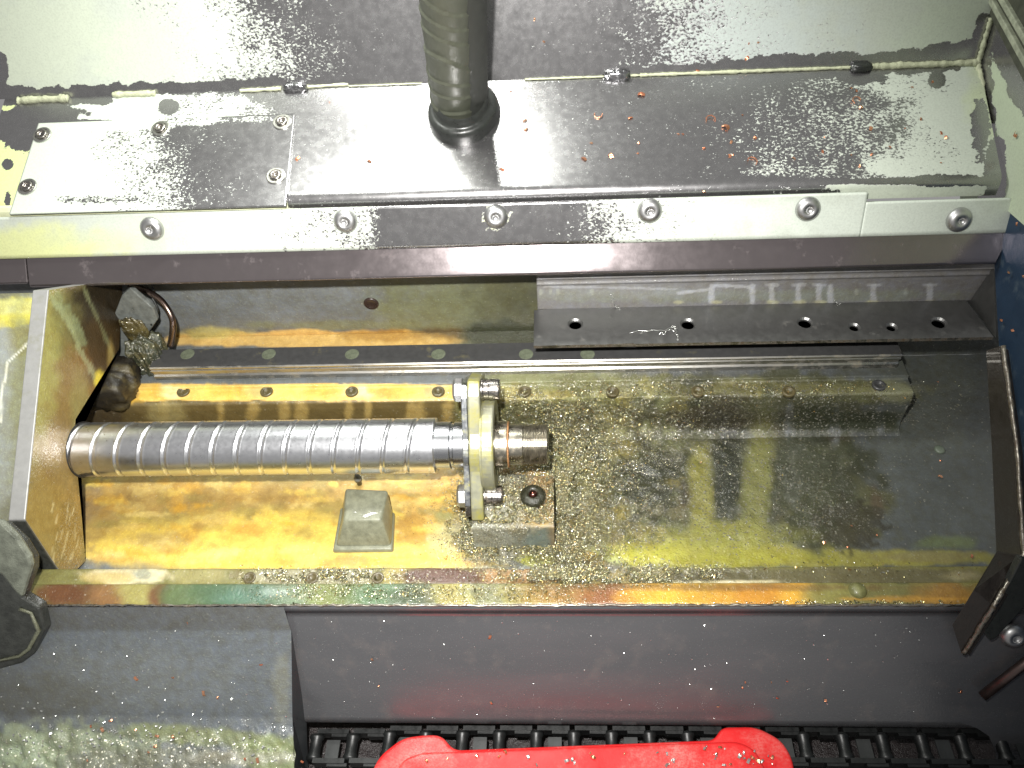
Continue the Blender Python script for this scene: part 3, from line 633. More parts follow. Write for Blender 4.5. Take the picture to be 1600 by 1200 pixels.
obj('grease_nipple', lathe([(2.2, 0), (2.2, 6), (3.3, 6.4), (3.3, 9), (2.2, 10), (1.8, 13), (.01, 14)], a_, Z3, 14), plain('grey_nipple', (.14, .14, .12), .35), lug, smooth=True)

# ------------------------------------------------------------------ left end plate
gp = thing('left_end_plate', 'tall stained golden brown end plate the screw comes out of', 'end plate', (xL-6, 20, -60))
def XL(c, r, x=xL): return P(c, r, (x, 0, 0), X3)
poly = [XL(*q_) for q_ in ((77, 453), (192, 436), (186, 545), (118, 655), (116, 690), (126, 790), (134, 876), (103, 907), (40, 812))]
def plate_grid(poly, n_, mat, painter, parent, name, thick):
    """fine triangulated grid over a planar polygon at x = const (fan rings keep the outline exact)"""
    poly = np.array(poly, float); c0 = poly.mean(0); ring = []
    for a, b_ in zip(poly, np.roll(poly, -1, 0)):
        k = max(2, int(np.linalg.norm(b_-a)/2)); ring += [a+(b_-a)*t_ for t_ in np.arange(k)/k]
    ring = np.array(ring); m_ = len(ring); V = [c0+(ring-c0)*((k+1)/n_) for k in range(n_)]; V = np.vstack([[c0]]+V)
    Fc = [(0, 1+k, 1+(k+1) % m_) for k in range(m_)]
    for r_ in range(n_-1):
        for k in range(m_): a = 1+r_*m_; Fc.append((a+k, a+m_+k, a+m_+(k+1) % m_, a+(k+1) % m_))
    px, py = proj(V); p = painter(px, py, V)
    o = obj(name, (V, Fc), mat, parent, smooth=True); setattrs(o.data, p)
    return o
def gold_paint(px, py, V):
    p = Paint(px, py, (.23, .185, .075)); b = p.blob
    b(100, 620, 40, 150, (.24, .165, .06), 1, soft=1); b(70, 560, 22, 130, (.34, .33, .11), .9, soft=1, rot=6); b(175, 500, 50, 90, (.07, .05, .02), .95, soft=.6, rag=.4)
    b(140, 560, 26, 70, (.22, .11, .03), .8, soft=1, rag=.7); b(110, 500, 26, 50, (.17, .17, .06), .7, soft=1); b(125, 640, 14, 60, (.3, .3, .12), .5, soft=1)
    b(168, 480, 58, 66, (.022, .016, .008), .97, soft=.7, rag=.4); b(162, 545, 30, 56, (.05, .03, .012), .9, soft=.9, rag=.5)
    p.line([(78, 462), (108, 505), (122, 540), (143, 580), (152, 602)], 4.0, (.34, .36, .2), .65, rag=1.1, ns=8); p.line([(85, 465), (110, 495), (128, 535)], 9, (.3, .36, .2), .5, rag=.9)
    p.line([(130, 448), (158, 510), (178, 560)], 2.2, (.22, .24, .13), .6, rag=1.); b(154, 592, 9, 14, (.7, .58, .06), 1, soft=.6); b(173, 555, 6, 22, (.4, .3, .1), .6, soft=1)
    b(110, 830, 24, 60, (.36, .24, .08), .9, soft=.8, rag=.8, ns=10); b(70, 800, 40, 60, (.30, .21, .06), .6, soft=1); b(80, 700, 36, 26, (.5, .38, .22), .5, soft=1)
    for k in range(22):
        y_ = rng.uniform(780, 890); x_ = 80+rng.uniform(0, 45); p.line([(x_, y_), (x_-3, y_+14)], 1., CRM, .55, rag=.4)
    p.attr('gran', .03); p.put('gran', 112, 840, 20, 60, .6, soft=.8, rag=.6); p.attr('wet', .75); return p
o = plate_grid(poly, 40, MG, gold_paint, gp, 'plate_face', 0)
rim = [(a[0]-.6, a[1], a[2]) for a in poly]
M_rim = metal('worn_grey_plate_edge', (.34, .34, .33), .5, .08, 160, bmp=.15, met=.35, grime=(.2, .2, .15), gt=(.55, .75))
obj('plate_body', prism(rim, (-12.5, 0, 0)), M_rim, gp, bevel=.8)
ea, eb = XL(41, 813), XL(102, 906); ed2 = (eb-ea)/np.linalg.norm(eb-ea); en = np.cross(ed2, X3); en *= -1 if en @ (C-ea) < 0 else 1
obj('lower_rim', prism([ea+np.array([-.2, 0, 0]), eb+np.array([-.2, 0, 0]), eb-np.array([12.9, 0, 0]), ea-np.array([12.9, 0, 0])], en*1.3), plain('dark_wet_rim', (.045, .047, .042), .35, .5, 200, .6, coat=.2), gp, bevel=.4)
# boss the screw leaves through (dark gap)
obj('screw_seal', lathe([(22.6, -3), (22.6, .3), (22.2, .5), (21.9, .4), (21.8, -3)], (xL+.3, AX[1], AX[2]), X3, 48), M_dark, gp, smooth=True)

# ------------------------------------------------------------------ left cover beside the plate
xC = xL-13.5
def lc_paint(px, py, V):
    p = Paint(px, py, (.26, .28, .26)); b = p.blob
    b(20, 488, 60, 22, (.62, .58, .10), 1, soft=.25, rag=.4, ns=22, rot=-8); b(10, 478, 60, 12, (.5, .52, .25), .7, soft=.8); b(35, 530, 22, 30, (.22, .2, .07), .8, soft=1); b(20, 445, 60, 20, (.17, .17, .11), .9, soft=.5)
    b(5, 560, 18, 60, (.33, .36, .37), .6, soft=1); b(35, 640, 22, 140, (.22, .23, .12), .7, soft=1); b(10, 850, 40, 60, (.13, .13, .08), .9, soft=.8); b(30, 900, 30, 60, (.16, .15, .1), .7, soft=.8)
    p.line([(44, 536), (12, 566), (4, 610), (0, 660)], 1.6, (.75, .78, .72), .9, rag=.3)
    p.attr('gran', .03); p.attr('wet', .7); return p
lcov = thing('left_cover', 'wet grey sheet cover left of the golden plate with a yellow stained top', 'cover', (xC-50, 0, -20))
def LC(c, r, d=0):
    # inclined plane following the plate's sloped front edge
    a_, b2 = XL(60, 455, xC), XL(25, 805, xC); ed = b2-a_; n_ = np.cross(ed, (1, 0, 0)); n_ /= np.linalg.norm(n_)
    if n_[2] < 0: n_ = -n_
    return P(c, r, a_-n_*(7+d), n_), n_
a_, b2 = XL(60, 455, xC), XL(25, 805, xC); ed = (b2-a_)/np.linalg.norm(b2-a_); nn_ = np.cross(ed, (1, 0, 0)); nn_ *= np.sign(nn_[2])
s0 = a_-nn_*7; pr_ = [s0-ed*1, s0+ed*20-nn_*1, s0+ed*70, s0+ed*130, s0+ed*175, s0+ed*182-nn_*6, s0+ed*184-nn_*30]
sheet('cover_sheet', [(q_[1], q_[2]) for q_ in pr_], xC-160, xC, MG, lc_paint, lcov)
# lower left corner casting
lb = thing('corner_casting', 'dark oily casting corner at the lower left with a bright rim', 'casting', (xC-20, -120, -120))
ap0 = (ye, ZT+1.0)
apn = tn(60)
def AP(c, r, off=0): return P(c, r, np.array([0, ap0[0], ap0[1]])+apn*off, apn)
cp = [AP(*q_, 12) for q_ in ((-60, 830), (4, 822), (34, 850), (50, 876), (50, 895), (36, 934), (62, 950), (70, 985), (52, 1022), (34, 1036), (-60, 1062))]
obj('casting_body', prism(cp, -apn*9), plain('wet_dark_casting', (.03, .032, .028), .4, .6, 150, 1., coat=.12), lb, bevel=1.5)
cp2 = [AP(*q_, 20) for q_ in ((-60, 905), (20, 930), (38, 985), (-60, 1005))]
obj('casting_rib', prism([AP(*q_, 14) for q_ in ((-60, 806), (2, 815), (26, 838), (47, 870), (50, 884), (34, 936), (24, 928), (2, 900), (-60, 872))], -apn*5), plain('oily_green_grey', (.13, .14, .11), .45, .5, 110, .9, coat=.1), lb, bevel=2.5)
obj('bright_rim', tube([AP(*q_, 13) for q_ in ((30, 952), (48, 958), (60, 985), (46, 1014), (30, 1026), (-40, 1040))], 1.1, 8, wob=.7), plain('crusty_rim', (.13, .135, .09), .4, .4, 300, 1, coat=.4), lb, smooth=True)

# ------------------------------------------------------------------ back left clutter: bracket, sludge block, bent tube
def lump(p, r, seed, sc_=(1, 1, 1), n=28, amp=.25, fs=9):
    V = []; Fc = []; r_ = np.array(sc_, float)*r
    for i_ in range(n+1):
        a = math.pi*i_/n
        for k in range(n*2):
            b_ = math.pi*k/n; d = np.array([math.sin(a)*math.cos(b_), math.sin(a)*math.sin(b_), math.cos(a)])
            V.append(d)
    V = np.array(V); h = 1+amp*2*(fbm(V[:, 0]*fs+V[:, 2]*3.1, V[:, 1]*fs-V[:, 2]*4.3+V[:, 0], 2.2, 4, seed)-.5)
    sq = np.max(np.abs(V), 1)**.5; V = V/sq[:, None]*r_*h[:, None] + np.array(p); m2 = n*2
    for i_ in range(n):
        for k in range(m2): Fc.append((i_*m2+k, (i_+1)*m2+k, (i_+1)*m2+(k+1) % m2, i_*m2+(k+1) % m2))
    return V, Fc
q = P(238, 562, (0, 104, 0), Y3)
def crudify(o, col=(.034, .04, .026), gran=.3, wet=.8):
    n = len(o.data.vertices); co = np.array([v.co[:] for v in o.data.vertices])/S; p = Paint(co[:, 0]*2, co[:, 2]*2, col)
    k = fbm(co[:, 0], co[:, 2], 7, 4, 5)[:, None]; p.col = p.col*(.4+1.6*k) + np.array((.16, .13, .05))*np.clip(fbm(co[:, 1], co[:, 2], 6, 3, 8)-.5, 0, 1)[:, None]*1.2
    p.attr('gran', gran); p.attr('wet', wet); o.data.materials[0] = MG; setattrs(o.data, p); return o
obj_ = obj('end_stop', lump(q+np.array([-4, 4, -4]), 1, 3, (15, 14, 26), n=44, amp=.3, fs=10), M_crud, None, smooth=True); crudify(obj_)
tag(obj_, 'sludge caked end stop at the left end of the black rail', 'end stop')
bk = [P(*q_, (0, 118, 0), Y3) for q_ in ((203, 450), (240, 482), (246, 500), (232, 520), (212, 560), (186, 560), (172, 508), (190, 462))]
br = thing('left_bracket', 'small tilted steel bracket with wet sludge behind the end stop', 'bracket', tuple(np.mean(bk, 0)+np.array([0, 0, -20])))
obj('bracket_plate', prism(bk, (0, 5, 0)), plain('grey_wet_bracket', (.14, .15, .14), .35, .5, 120, .6, coat=.4), br, bevel=1)
crudify(obj('sludge', lump(np.mean(bk, 0)+np.array([0, -3, -4]), 1, 8, (10, 3, 13), amp=.4), M_crud, br, smooth=True), (.06, .05, .02))
tb = curve_pts([P(203, 446, (0, 135, 0), Y3), P(228, 454, (0, 128, 0), Y3), P(252, 470, (0, 120, 0), Y3), P(268, 495, (0, 112, 0), Y3), P(270, 516, (0, 108, 0), Y3), P(266, 540, (0, 106, 0), Y3)], 30)
o = obj('bent_tube', tube(tb, 2.8, 12), metal('brown_tube_metal', (.2, .15, .13), .3, .1, 200), None, smooth=True); tag(o, 'thin bent brown metal tube curving down behind the left end of the rail', 'tube')
o = obj('thin_wire', tube(curve_pts([P(236, 440, (0, 140, 0), Y3), P(240, 452, (0, 138, 0), Y3), P(234, 458, (0, 132, 0), Y3), P(246, 484, (0, 125, 0), Y3), P(236, 508, (0, 118, 0), Y3)], 24), 1., 6), M_blackrub, None, smooth=True)
tag(o, 'thin black wire hanging beside the bent brown tube', 'wire')
o = obj('sludge_heap', lump(P(160, 590, (0, 70, 0), Y3)+np.array([-6, 8, -16]), 1, 12, (26, 24, 17), amp=.16), M_crud, None, smooth=True); crudify(o, (.010, .008, .005), .0, .25); tag(o, 'dark wet sludge heap between golden plate and rear ledge', 'sludge', kind='stuff')

# ------------------------------------------------------------------ upper cover: bar, trim, shelf, back panel
TT = 70
p0 = adv((105, 0), 90, 429); p1 = adv(p0, 50, 380); p2 = adv(p1, TT, 318); p3 = adv(p2, 62, 304); p4 = adv(p3, 20, 125); p5 = adv(p4, 78, 0)
xr0 = P(1530, 98, (0, *p4), tn(20))[0]
bar = thing('wiper_bar', 'dark steel bar with a bright reflection under the screwed trim strip', 'bar', (0, p0[0]+5, p0[1]-6))
xb0 = P(46, 425, (0, *p0), tn(50))[0]; xb1_ = P(1556, 412, (0, *p0), tn(50))[0]; xb2_ = P(1580, 374, (0, *p1), tn(50))[0]
pp = [(p0[0]+22, p0[1]-5), (p0[0]+2.5, p0[1]-3.2), (p0[0]+.4, p0[1]-1.6), p0, (p0[0]+.7, p0[1]+1.0), (p1[0], p1[1]), (p1[0]+4, p1[1]+7)]
sheet('bar_face', pp, xb0, [xb1_, xb1_, xb1_, xb1_, xb1_, xb2_, xb2_], M_bar, None, bar, step=3, relief=lambda a, b_, V: (fbm(V[:, 0], V[:, 1]*0, 40, 3, 8)-.5)*.5)
obj('bar_end', prism([(xb0, *q_) for q_ in pp], (-1, 0, 0)), M_bar, bar)
lb2 = obj('left_bar_stub', prism([(xb0-2.5, *q_) for q_ in [(p0[0]+22, p0[1]-3), (p0[0]+2, p0[1]+.5), (p0[0]+1.6, p0[1]+2), (p1[0]+1, p1[1]), (p1[0]+5, p1[1]+7)]], (-110, 0, 0)), M_bar, None, bevel=1)
tag(lb2, 'short dark bar piece left of the long bar at the frame edge', 'bar')
# trim strip
tr = thing('trim_strip', 'pale flaking trim strip held by six round head screws above the dark bar', 'trim strip', (0, p1[0]-2, p1[1]))
def film_paint(px, py, V):
    p = Paint(px, py, FILM); b = p.blob; f = lambda *a, **k: p.put('film', *a, **k); p.attr('film', 0.02)
    return p, b, f
def trim_paint(px, py, V):
    p, b, f = film_paint(px, py, V)
    p.at['film'] = np.interp(px, [0, 380, 450, 520, 575, 600, 850, 905, 960, 1080, 1250, 1700], [1.15, 1.1, .86, .72, .5, -.1, -.1, .2, .62, .9, 1.1, 1.15])
    p.at['film'] = p.at['film'] + (fbm(V[:, 0], V[:, 1]+V[:, 2], 16, 3, 4)-.5)*.35
    f(775, 340, 19, 20, .7, soft=.5, rag=.8, ns=8); b(775, 340, 26, 26, (.5, .52, .36), .8)
    b(40, 385, 140, 30, (.68, .72, .32), .9, soft=1); b(150, 372, 90, 12, (.55, .6, .42), .4, soft=1, rag=.9); b(1400, 340, 260, 40, (.66, .72, .64), .8, soft=.8); b(300, 360, 100, 20, (.6, .66, .5), .5, soft=1)
    return p
def TR(c, r, off=0): return P(c, r, np.array([0, p1[0], p1[1]])+tn(TT)*off, tn(TT))
xt_b = TR(1580, 374)[0]; xt_n = TR(1352, 310)[0]; xt_r = TR(1572, 325)[0]
p1t = np.array(p1)-np.array([math.cos(rad(TT)), math.sin(rad(TT))])*1.0+np.array([tn(TT)[1], tn(TT)[2]])*3
off = np.array([tn(TT)[1], tn(TT)[2]])*3
pa = p1t; pb_ = np.array(adv(p1t, TT, 332)); pc_ = np.array(adv(p1t, TT, 317))
sheet('trim_plate', [pa, pa+(pb_-pa)*.12, pa+(pb_-pa)*.3, pb_, pc_], -450, xt_n, MF, trim_paint, tr, thick=2.5)
sheet('trim_end', [pa, pa+(pb_-pa)*.12, pa+(pb_-pa)*.3, pb_], xt_n-.02, [xt_b-7, xt_b-1.5, xt_b, xt_r], MF, trim_paint, tr, thick=2.5)
for c, r in ((238, 357), (540, 345), (775, 338), (1015, 329), (1262, 326), (1498, 343)):
    q = TR(c, r, 3.2)
    socket_bolt(q, tn(TT), 9.4, 5.2, M_button, tr, 'button_screw', .3, dome=True)
# shelf
cov = thing('upper_cover', 'sloping bare steel shelf cover with flaking pale film and a tall back panel', 'machine cover', (0, p3[0]+20, p3[1]-10))
def shelf_paint(px, py, V):
    p, b, f = film_paint(px, py, V)
    # seam line the film keeps back from: y = 155 .. 98
    sy = 155-px*57/1530.
    f(250, 175, 75, 26, 1.15, soft=.25, rag=.35, ns=14, box=True); f(200, 175, 130, 11, 1.2, soft=.2, rag=.3, box=True, ns=16); f(330, 172, 90, 26, .68, soft=.5, rag=.3); f(400, 178, 30, 14, .45, soft=.8)
    f(15, 260, 40, 130, 1.2, soft=.1, rag=.2); f(30, 200, 44, 36, -.2, soft=.25, rag=.7, ns=16); f(70, 178, 60, 13, -.2, soft=.2, rag=.4, ns=14); f(262, 166, 14, 12, -.2, soft=.3, rag=.4); f(13, 257, 9, 9, -.2, soft=.3, rag=.3); f(12, 310, 6, 12, -.2, soft=.3)
    # right hand side
    f(1420, 200, 240, 95, .40, soft=1.2, rag=.3, ns=30); f(1470, 230, 120, 70, .9, soft=.5, rag=.35, ns=26); f(1430, 215, 60, 50, .78, soft=.8); f(1500, 160, 60, 60, 1.1, soft=.6, rag=.3); f(1400, 135, 130, 20, .85, soft=.7, rag=.3)
    f(1270, 240, 80, 30, .33, soft=1.2, rag=.5); f(1250, 268, 70, 9, .45, soft=.9, rag=.6); f(1300, 150, 70, 26, .34, soft=1.2, rag=.4); f(1430, 262, 70, 15, 1.0, soft=.4, rag=.4); f(1380, 210, 60, 26, .45, soft=1.2, rag=.8)
    f(1410, 300, 110, 18, 1.2, soft=.2, rag=.35, ns=12, box=True); f(1490, 304, 50, 18, 1.2, soft=.2, rag=.3, box=True)
    f(1300, 284, 400, 4.5, -.3, soft=.6, rag=.5); f(1480, 282, 90, 9, -.3, soft=.3, rag=.4, ns=12); f(1555, 270, 16, 60, -.3, soft=.3, rag=.5, ns=16); f(1532, 200, 14, 44, -.3, soft=.3, rag=.6, ns=12)
    m = 1-sstep(3, 9, py-sy-6+6*(fbm(px, py, 16, 3, 9)-.5)*2); m = m*(px < 1500)*((px > 1180) | (px < 90)); p.at['film'] = p.at['film']*(1-m)-.3*m
    f(1465, 124, 14, 14, -.3, soft=.3, rag=.3); f(1350, 118, 34, 12, -.3, soft=.4); f(1100, 130, 60, 10, .12, soft=1)
    b(40, 330, 120, 14, (.72, .70, .08), 1, soft=.6); b(20, 250, 50, 130, (.62, .70, .30), .9, soft=.8); b(1540, 160, 30, 60, (.55, .62, .36), .6, soft=1); b(1400, 305, 140, 16, (.66, .72, .58), .6, soft=1)
    b(300, 326, 160, 6, (.62, .6, .25), .6, soft=1); f(120, 336, 150, 8, 1.2, soft=.2, rag=.2, box=True); f(360, 330, 150, 6, .9, soft=.6, rag=.4)
    return p
xs3 = P(1572, 312, (0, *p3), tn(20))[0]; xs4 = xr0
bend = [p2]; d62 = np.array([math.cos(rad(66)), math.sin(rad(66))])
q_ = np.array(p2)+np.array([2.5, -1.]); 
pS = np.array(p4)+(np.array(p3)-np.array(p4))*1.0
# shelf: front skirt, round bend, slope
sk0 = (p2[0]+1.5, p2[1]-4)
pB = adv(p3, 20, 291); dn = [pB]
for k in range(9):
    T = rad(20+62*(k+.5)/9); L_ = 9*rad(62)/9; dn.append((dn[-1][0]-math.cos(T)*L_, dn[-1][1]-math.sin(T)*L_))
dn.append((dn[-1][0]-.8, dn[-1][1]-9)); prof = dn[::-1]+[p4]
sheet('shelf', prof, -460, [xs3+2]*(len(prof)-1)+[xs4], MF, shelf_paint, cov, step=1.3)
def back_paint(px, py, V):
    p, b, f = film_paint(px, py, V); sy = 155-px*57/1530.
    p.at['film'] = np.interp(px-.35*(py-60), [-50, 200, 300, 360, 410, 450, 520, 560, 930, 1010, 1090, 1180, 1300, 1700], [1.2, 1.12, .93, .72, .5, .3, .08, -.1, -.1, .28, .55, .8, .98, 1.1])
    p.at['film'] += (fbm(V[:, 0], V[:, 2]*1., 20, 4, 21)-.5)*.5
    g = np.interp(px, [0, 60, 250, 420, 560, 900, 1100, 1200, 1300, 1400, 1530], [24, 14, 18, 14, 14, 12, 14, 24, 24, 22, 40])
    d = sy-py + 9*(fbm(px, py, 18, 4, 33)-.5)*2; p.at['film'] = np.where(px > 1480, p.at['film'], p.at['film']); m = 1-sstep(g-2, g+2, d); p.at['film'] = p.at['film']*(1-m)-.3*m
    f(-4, 118, 16, 34, -.3, soft=.3, rag=.4); ed_ = 1530+(98-py)*.27-22+16*(fbm(px, py, 14, 4, 3)-.5); mm = sstep(-2, 3, px-ed_)*sstep(0, 12, py-15); p.at['film'] = p.at['film']*(1-mm)-.3*mm
    b(60, 60, 120, 100, (.62, .68, .54), .7, soft=1); b(1480, 60, 80, 60, (.56, .63, .5), .7, soft=1); b(1150, 60, 160, 90, (.55, .62, .62), .6, soft=1)
    return p
top = adv(p4, 78, -120)
xt = P(1555, 0, (0, *p5), tn(78))[0]
sheet('back_panel', [p4, p5, top], -470, [xs4, xt, xt], MF, back_paint, cov, step=1.4)
# sealant beads along the seam
def seam(c): return 155-c*57/1530.
def bead(name, pts, r, lab=None, mat=M_seal, seed=1, wob=.45):
    pts = [P(c, r_, (0, *p4), tn(20))+np.array([0, -1, .6]) for c, r_ in pts]; pts = curve_pts(pts, max(10, int(np.linalg.norm(pts[-1]-pts[0])/1.5)))
    rr_ = r*(.35+.75*fbm(pts[:, 0], pts[:, 1], 4, 4, seed))
    return obj(name, tube(pts, rr_, 8, wob=wob*.4, seed=seed), mat, cov, smooth=True)
bead('sealant_bead', [(30, seam(30)+4), (65, seam(65)+3), (108, seam(108)+3)], 4.2, seed=2); bead('sealant_bead', [(178, seam(178)), (244, seam(244))], 3.6, seed=3)
bead('sealant_bead', [(376, seam(376)+1), (440, seam(440))], 2.4, seed=4); bead('sealant_bead', [(480, seam(480)-1), (545, seam(545)-3)], 1.8, seed=5)
bead('sealant_bead', [(545, seam(545)), (660, seam(660))], .8, seed=6); bead('sealant_bead', [(820, seam(820)), (940, seam(940)), (990, seam(990)), (1240, seam(1240))], 1.2, seed=7)
bead('sealant_bead', [(1000, seam(1000)), (1330, seam(1330))], 1.9, seed=8); bead('sealant_bead', [(1358, seam(1358)), (1450, seam(1450)), (1528, seam(1528))], 3.6, seed=9)
def xpt(c, r, d=1.5): return P(c, r, (xr0-d, 0, 0), X3)
obj('corner_bead', tube(curve_pts([xpt(1528, 100), xpt(1534, 130), xpt(1538, 160), xpt(1546, 192)], 30), [2.1]*24+[1.6]*6, 8, wob=.35), M_seal, cov, smooth=True)
obj('corner_bead', tube(curve_pts([xpt(1528, 100), xpt(1538, 66), xpt(1549, 28)], 24), 1.9, 8, wob=.35), M_seal, cov, smooth=True)
# clips at the seam
M_clip = metal('bright_torn_metal', (.4, .4, .41), .2, .15, 300, bmp=.5)
for c, s_, mt in ((461, (9, 3.4, 4.2), M_clip), (965, (10.5, 4, 5.5), M_clip), (1345, (8, 4, 3.6), M_blackrub)):
    q = P(c, seam(c)+2, (0, *p4), tn(20)); obj('seam_clip', lump(q+np.array([0, -1, 1.5]), 1, c, s_, n=12, amp=.45, fs=5), mt, cov, smooth=True)
# access plate on the shelf's left
def SH(c, r, off_=0): return P(c, r, np.array([0, p4[0], p4[1]])+tn(20)*off_, tn(20))
acc = thing('access_plate', 'flat rectangular access plate with five socket screws on the left of the shelf', 'access plate', tuple(SH(250, 250)))
def acc_paint(px, py, V):
    p, b, f = film_paint(px, py, V)
    p.at['film'] = np.interp(px+(py-250)*-.25, [0, 120, 170, 230, 260, 300, 420], [1.15, 1.05, .78, .62, .4, .1, -.1]) + (fbm(V[:, 0], V[:, 1], 16, 3, 14)-.5)*.3
    f(160, 192, 120, 10, 1.1, soft=.5, rag=.3); f(300, 188, 60, 7, .7, soft=.8, rag=.4); f(400, 186, 60, 5, .4, soft=.8); f(120, 320, 110, 7, 1.1, soft=.4); f(160, 312, 110, 6, .45, soft=1.4, rag=.9, ns=10); f(20, 260, 60, 80, 1.1, soft=.5)
    return p
aA, aB, aC, aD = SH(55, 196, 1.6), SH(461, 178, 1.6), SH(447, 318, 1.6), SH(18, 336, 1.6)
sheet('plate_sheet', [(aC[1]-2.0, aC[2]-.7), (aB[1], aB[2])], [(aD[0]+aA[0])/2-1, (aD[0]+aA[0])/2+1], [aC[0], aB[0]], MF, acc_paint, acc, thick=1.5, step=1.2)
for c, r in ((66, 211), (251, 201), (441, 191), (43, 292), (431, 275)):
    q = SH(c, r, 1.7); obj('screw_washer', lathe([(.01, 0), (7.6, 0), (7.6, .7), (7., 1), (5.6, 1), (5.3, .3), (.01, .3)], q, tn(20), 28), metal('washer_steel', (.5, .5, .46), .35, .1, 300) if c == 66 else bpy.data.materials['washer_steel'], acc, smooth=False)
    socket_bolt(q+tn(20)*.3, tn(20), 4.7, 2.2, M_bolt, acc, 'socket_screw', .45)
o = obj('shelf_edge_lip', prism([np.array((SH(447, 316)[0]-.5, *prof[0]))+np.array([-330, -1.4, 0]), np.array((SH(447, 316)[0]-330, prof[1][0]-1.2, prof[1][1]+2)), np.array((SH(447, 316)[0]-330, prof[4][0]-.6, prof[4][1]+2)), np.array((SH(447, 316)[0]-330, prof[4][0]+2, prof[4][1]+2.6))], (330, 0, 0)), plain('yellow_cream_film', (.66, .68, .46), .6), acc, bevel=.4)

# ------------------------------------------------------------------ hose
hz = SH(722, 186)
hdir = C + ray(706, -90)*455 - hz; hdir /= np.linalg.norm(hdir)
hz0 = hz; hz = hz+0; hzh = SH(711, 176)
hose = thing('wrapped_hose', 'thick tape wrapped dark hose rising from a black rubber boot on the shelf', 'hose', tuple(hz))
hp = [hzh+hdir*t_ for t_ in np.linspace(6, 300, 260)]
u_, v_, a_ = basis(hdir); V = []; nt = 56
for i_, p_ in enumerate(hp):
    s_ = 6+i_*294/259.; r0 = 17.6+1.2*s_/300
    for k in range(nt):
        t_ = 2*math.pi*k/nt; s2 = s_ + 4.5*math.sin(t_+.6)+2.5*math.sin(2*t_+s_*.03)+5*math.sin(s_*.045)+2.5*math.sin(s_*.11+1)
        wr = (s2/16.5+t_/(2*math.pi)) % 1.0
        rr_ = r0 + .9*wr + .35*math.exp(-((wr-.95)/.04)**2) - .3*math.exp(-((wr-.05)/.05)**2)
        q_ = p_+(u_*math.cos(t_)+v_*math.sin(t_))*rr_; V.append(q_)
V = np.array(V); V += hdir*((fbm(V[:, 0], V[:, 2], 9, 3, 6)-.5)*1.5)[:, None]
Fc = [(i_*nt+k, i_*nt+(k+1) % nt, (i_+1)*nt+(k+1) % nt, (i_+1)*nt+k) for i_ in range(len(hp)-1) for k in range(nt)]
obj('wrapped_tube', (V, Fc), M_hose, hose, smooth=True)
sn = tn(20)
bp = []; nt = 48; V = []
u_, v_, a_ = basis(sn, (1, 0, 0))
prof_b = [(26.5, -1), (26.6, 5), (26.4, 10), (25.6, 12.6), (23.6, 14), (21.4, 14.2), (20.2, 16), (19.6, 20), (18.0, 22)]
for i_, (r_, h_) in enumerate(prof_b):
    mixd = sn*(1-min(1, h_/30))+hdir*min(1, h_/30)
    for k in range(nt):
        t_ = 2*math.pi*k/nt; d_ = u_*math.cos(t_)+v_*math.sin(t_)
        st_ = 1+(.30 if d_ @ np.array([.45, .85, .3]) > 0 else 0)*max(0, d_ @ np.array([.45, .85, .3]))*(1-h_/34)
        V.append(hz+mixd*h_+d_*r_*st_)
Fc = [(i_*nt+k, i_*nt+(k+1) % nt, (i_+1)*nt+(k+1) % nt, (i_+1)*nt+k) for i_ in range(len(prof_b)-1) for k in range(nt)]
obj('rubber_boot', (V, Fc), M_blackrub, hose, smooth=True, sub=1)
sd = np.cross(hdir, fw); sd = R*.86-fw*.35; sd -= hdir*(sd @ hdir); sd /= np.linalg.norm(sd)
cb = [hzh+hdir*t_+sd*(13.+0*t_)+fw*9 for t_ in (4, 60, 120, 200, 300)]
obj('dark_side_tube', tube(curve_pts(cb, 40), 13.5, 24), plain('matte_black_tube', (.03, .032, .028), .6, .2, 200, .15), hose, smooth=True)  # matte black tube along the right side of the hose

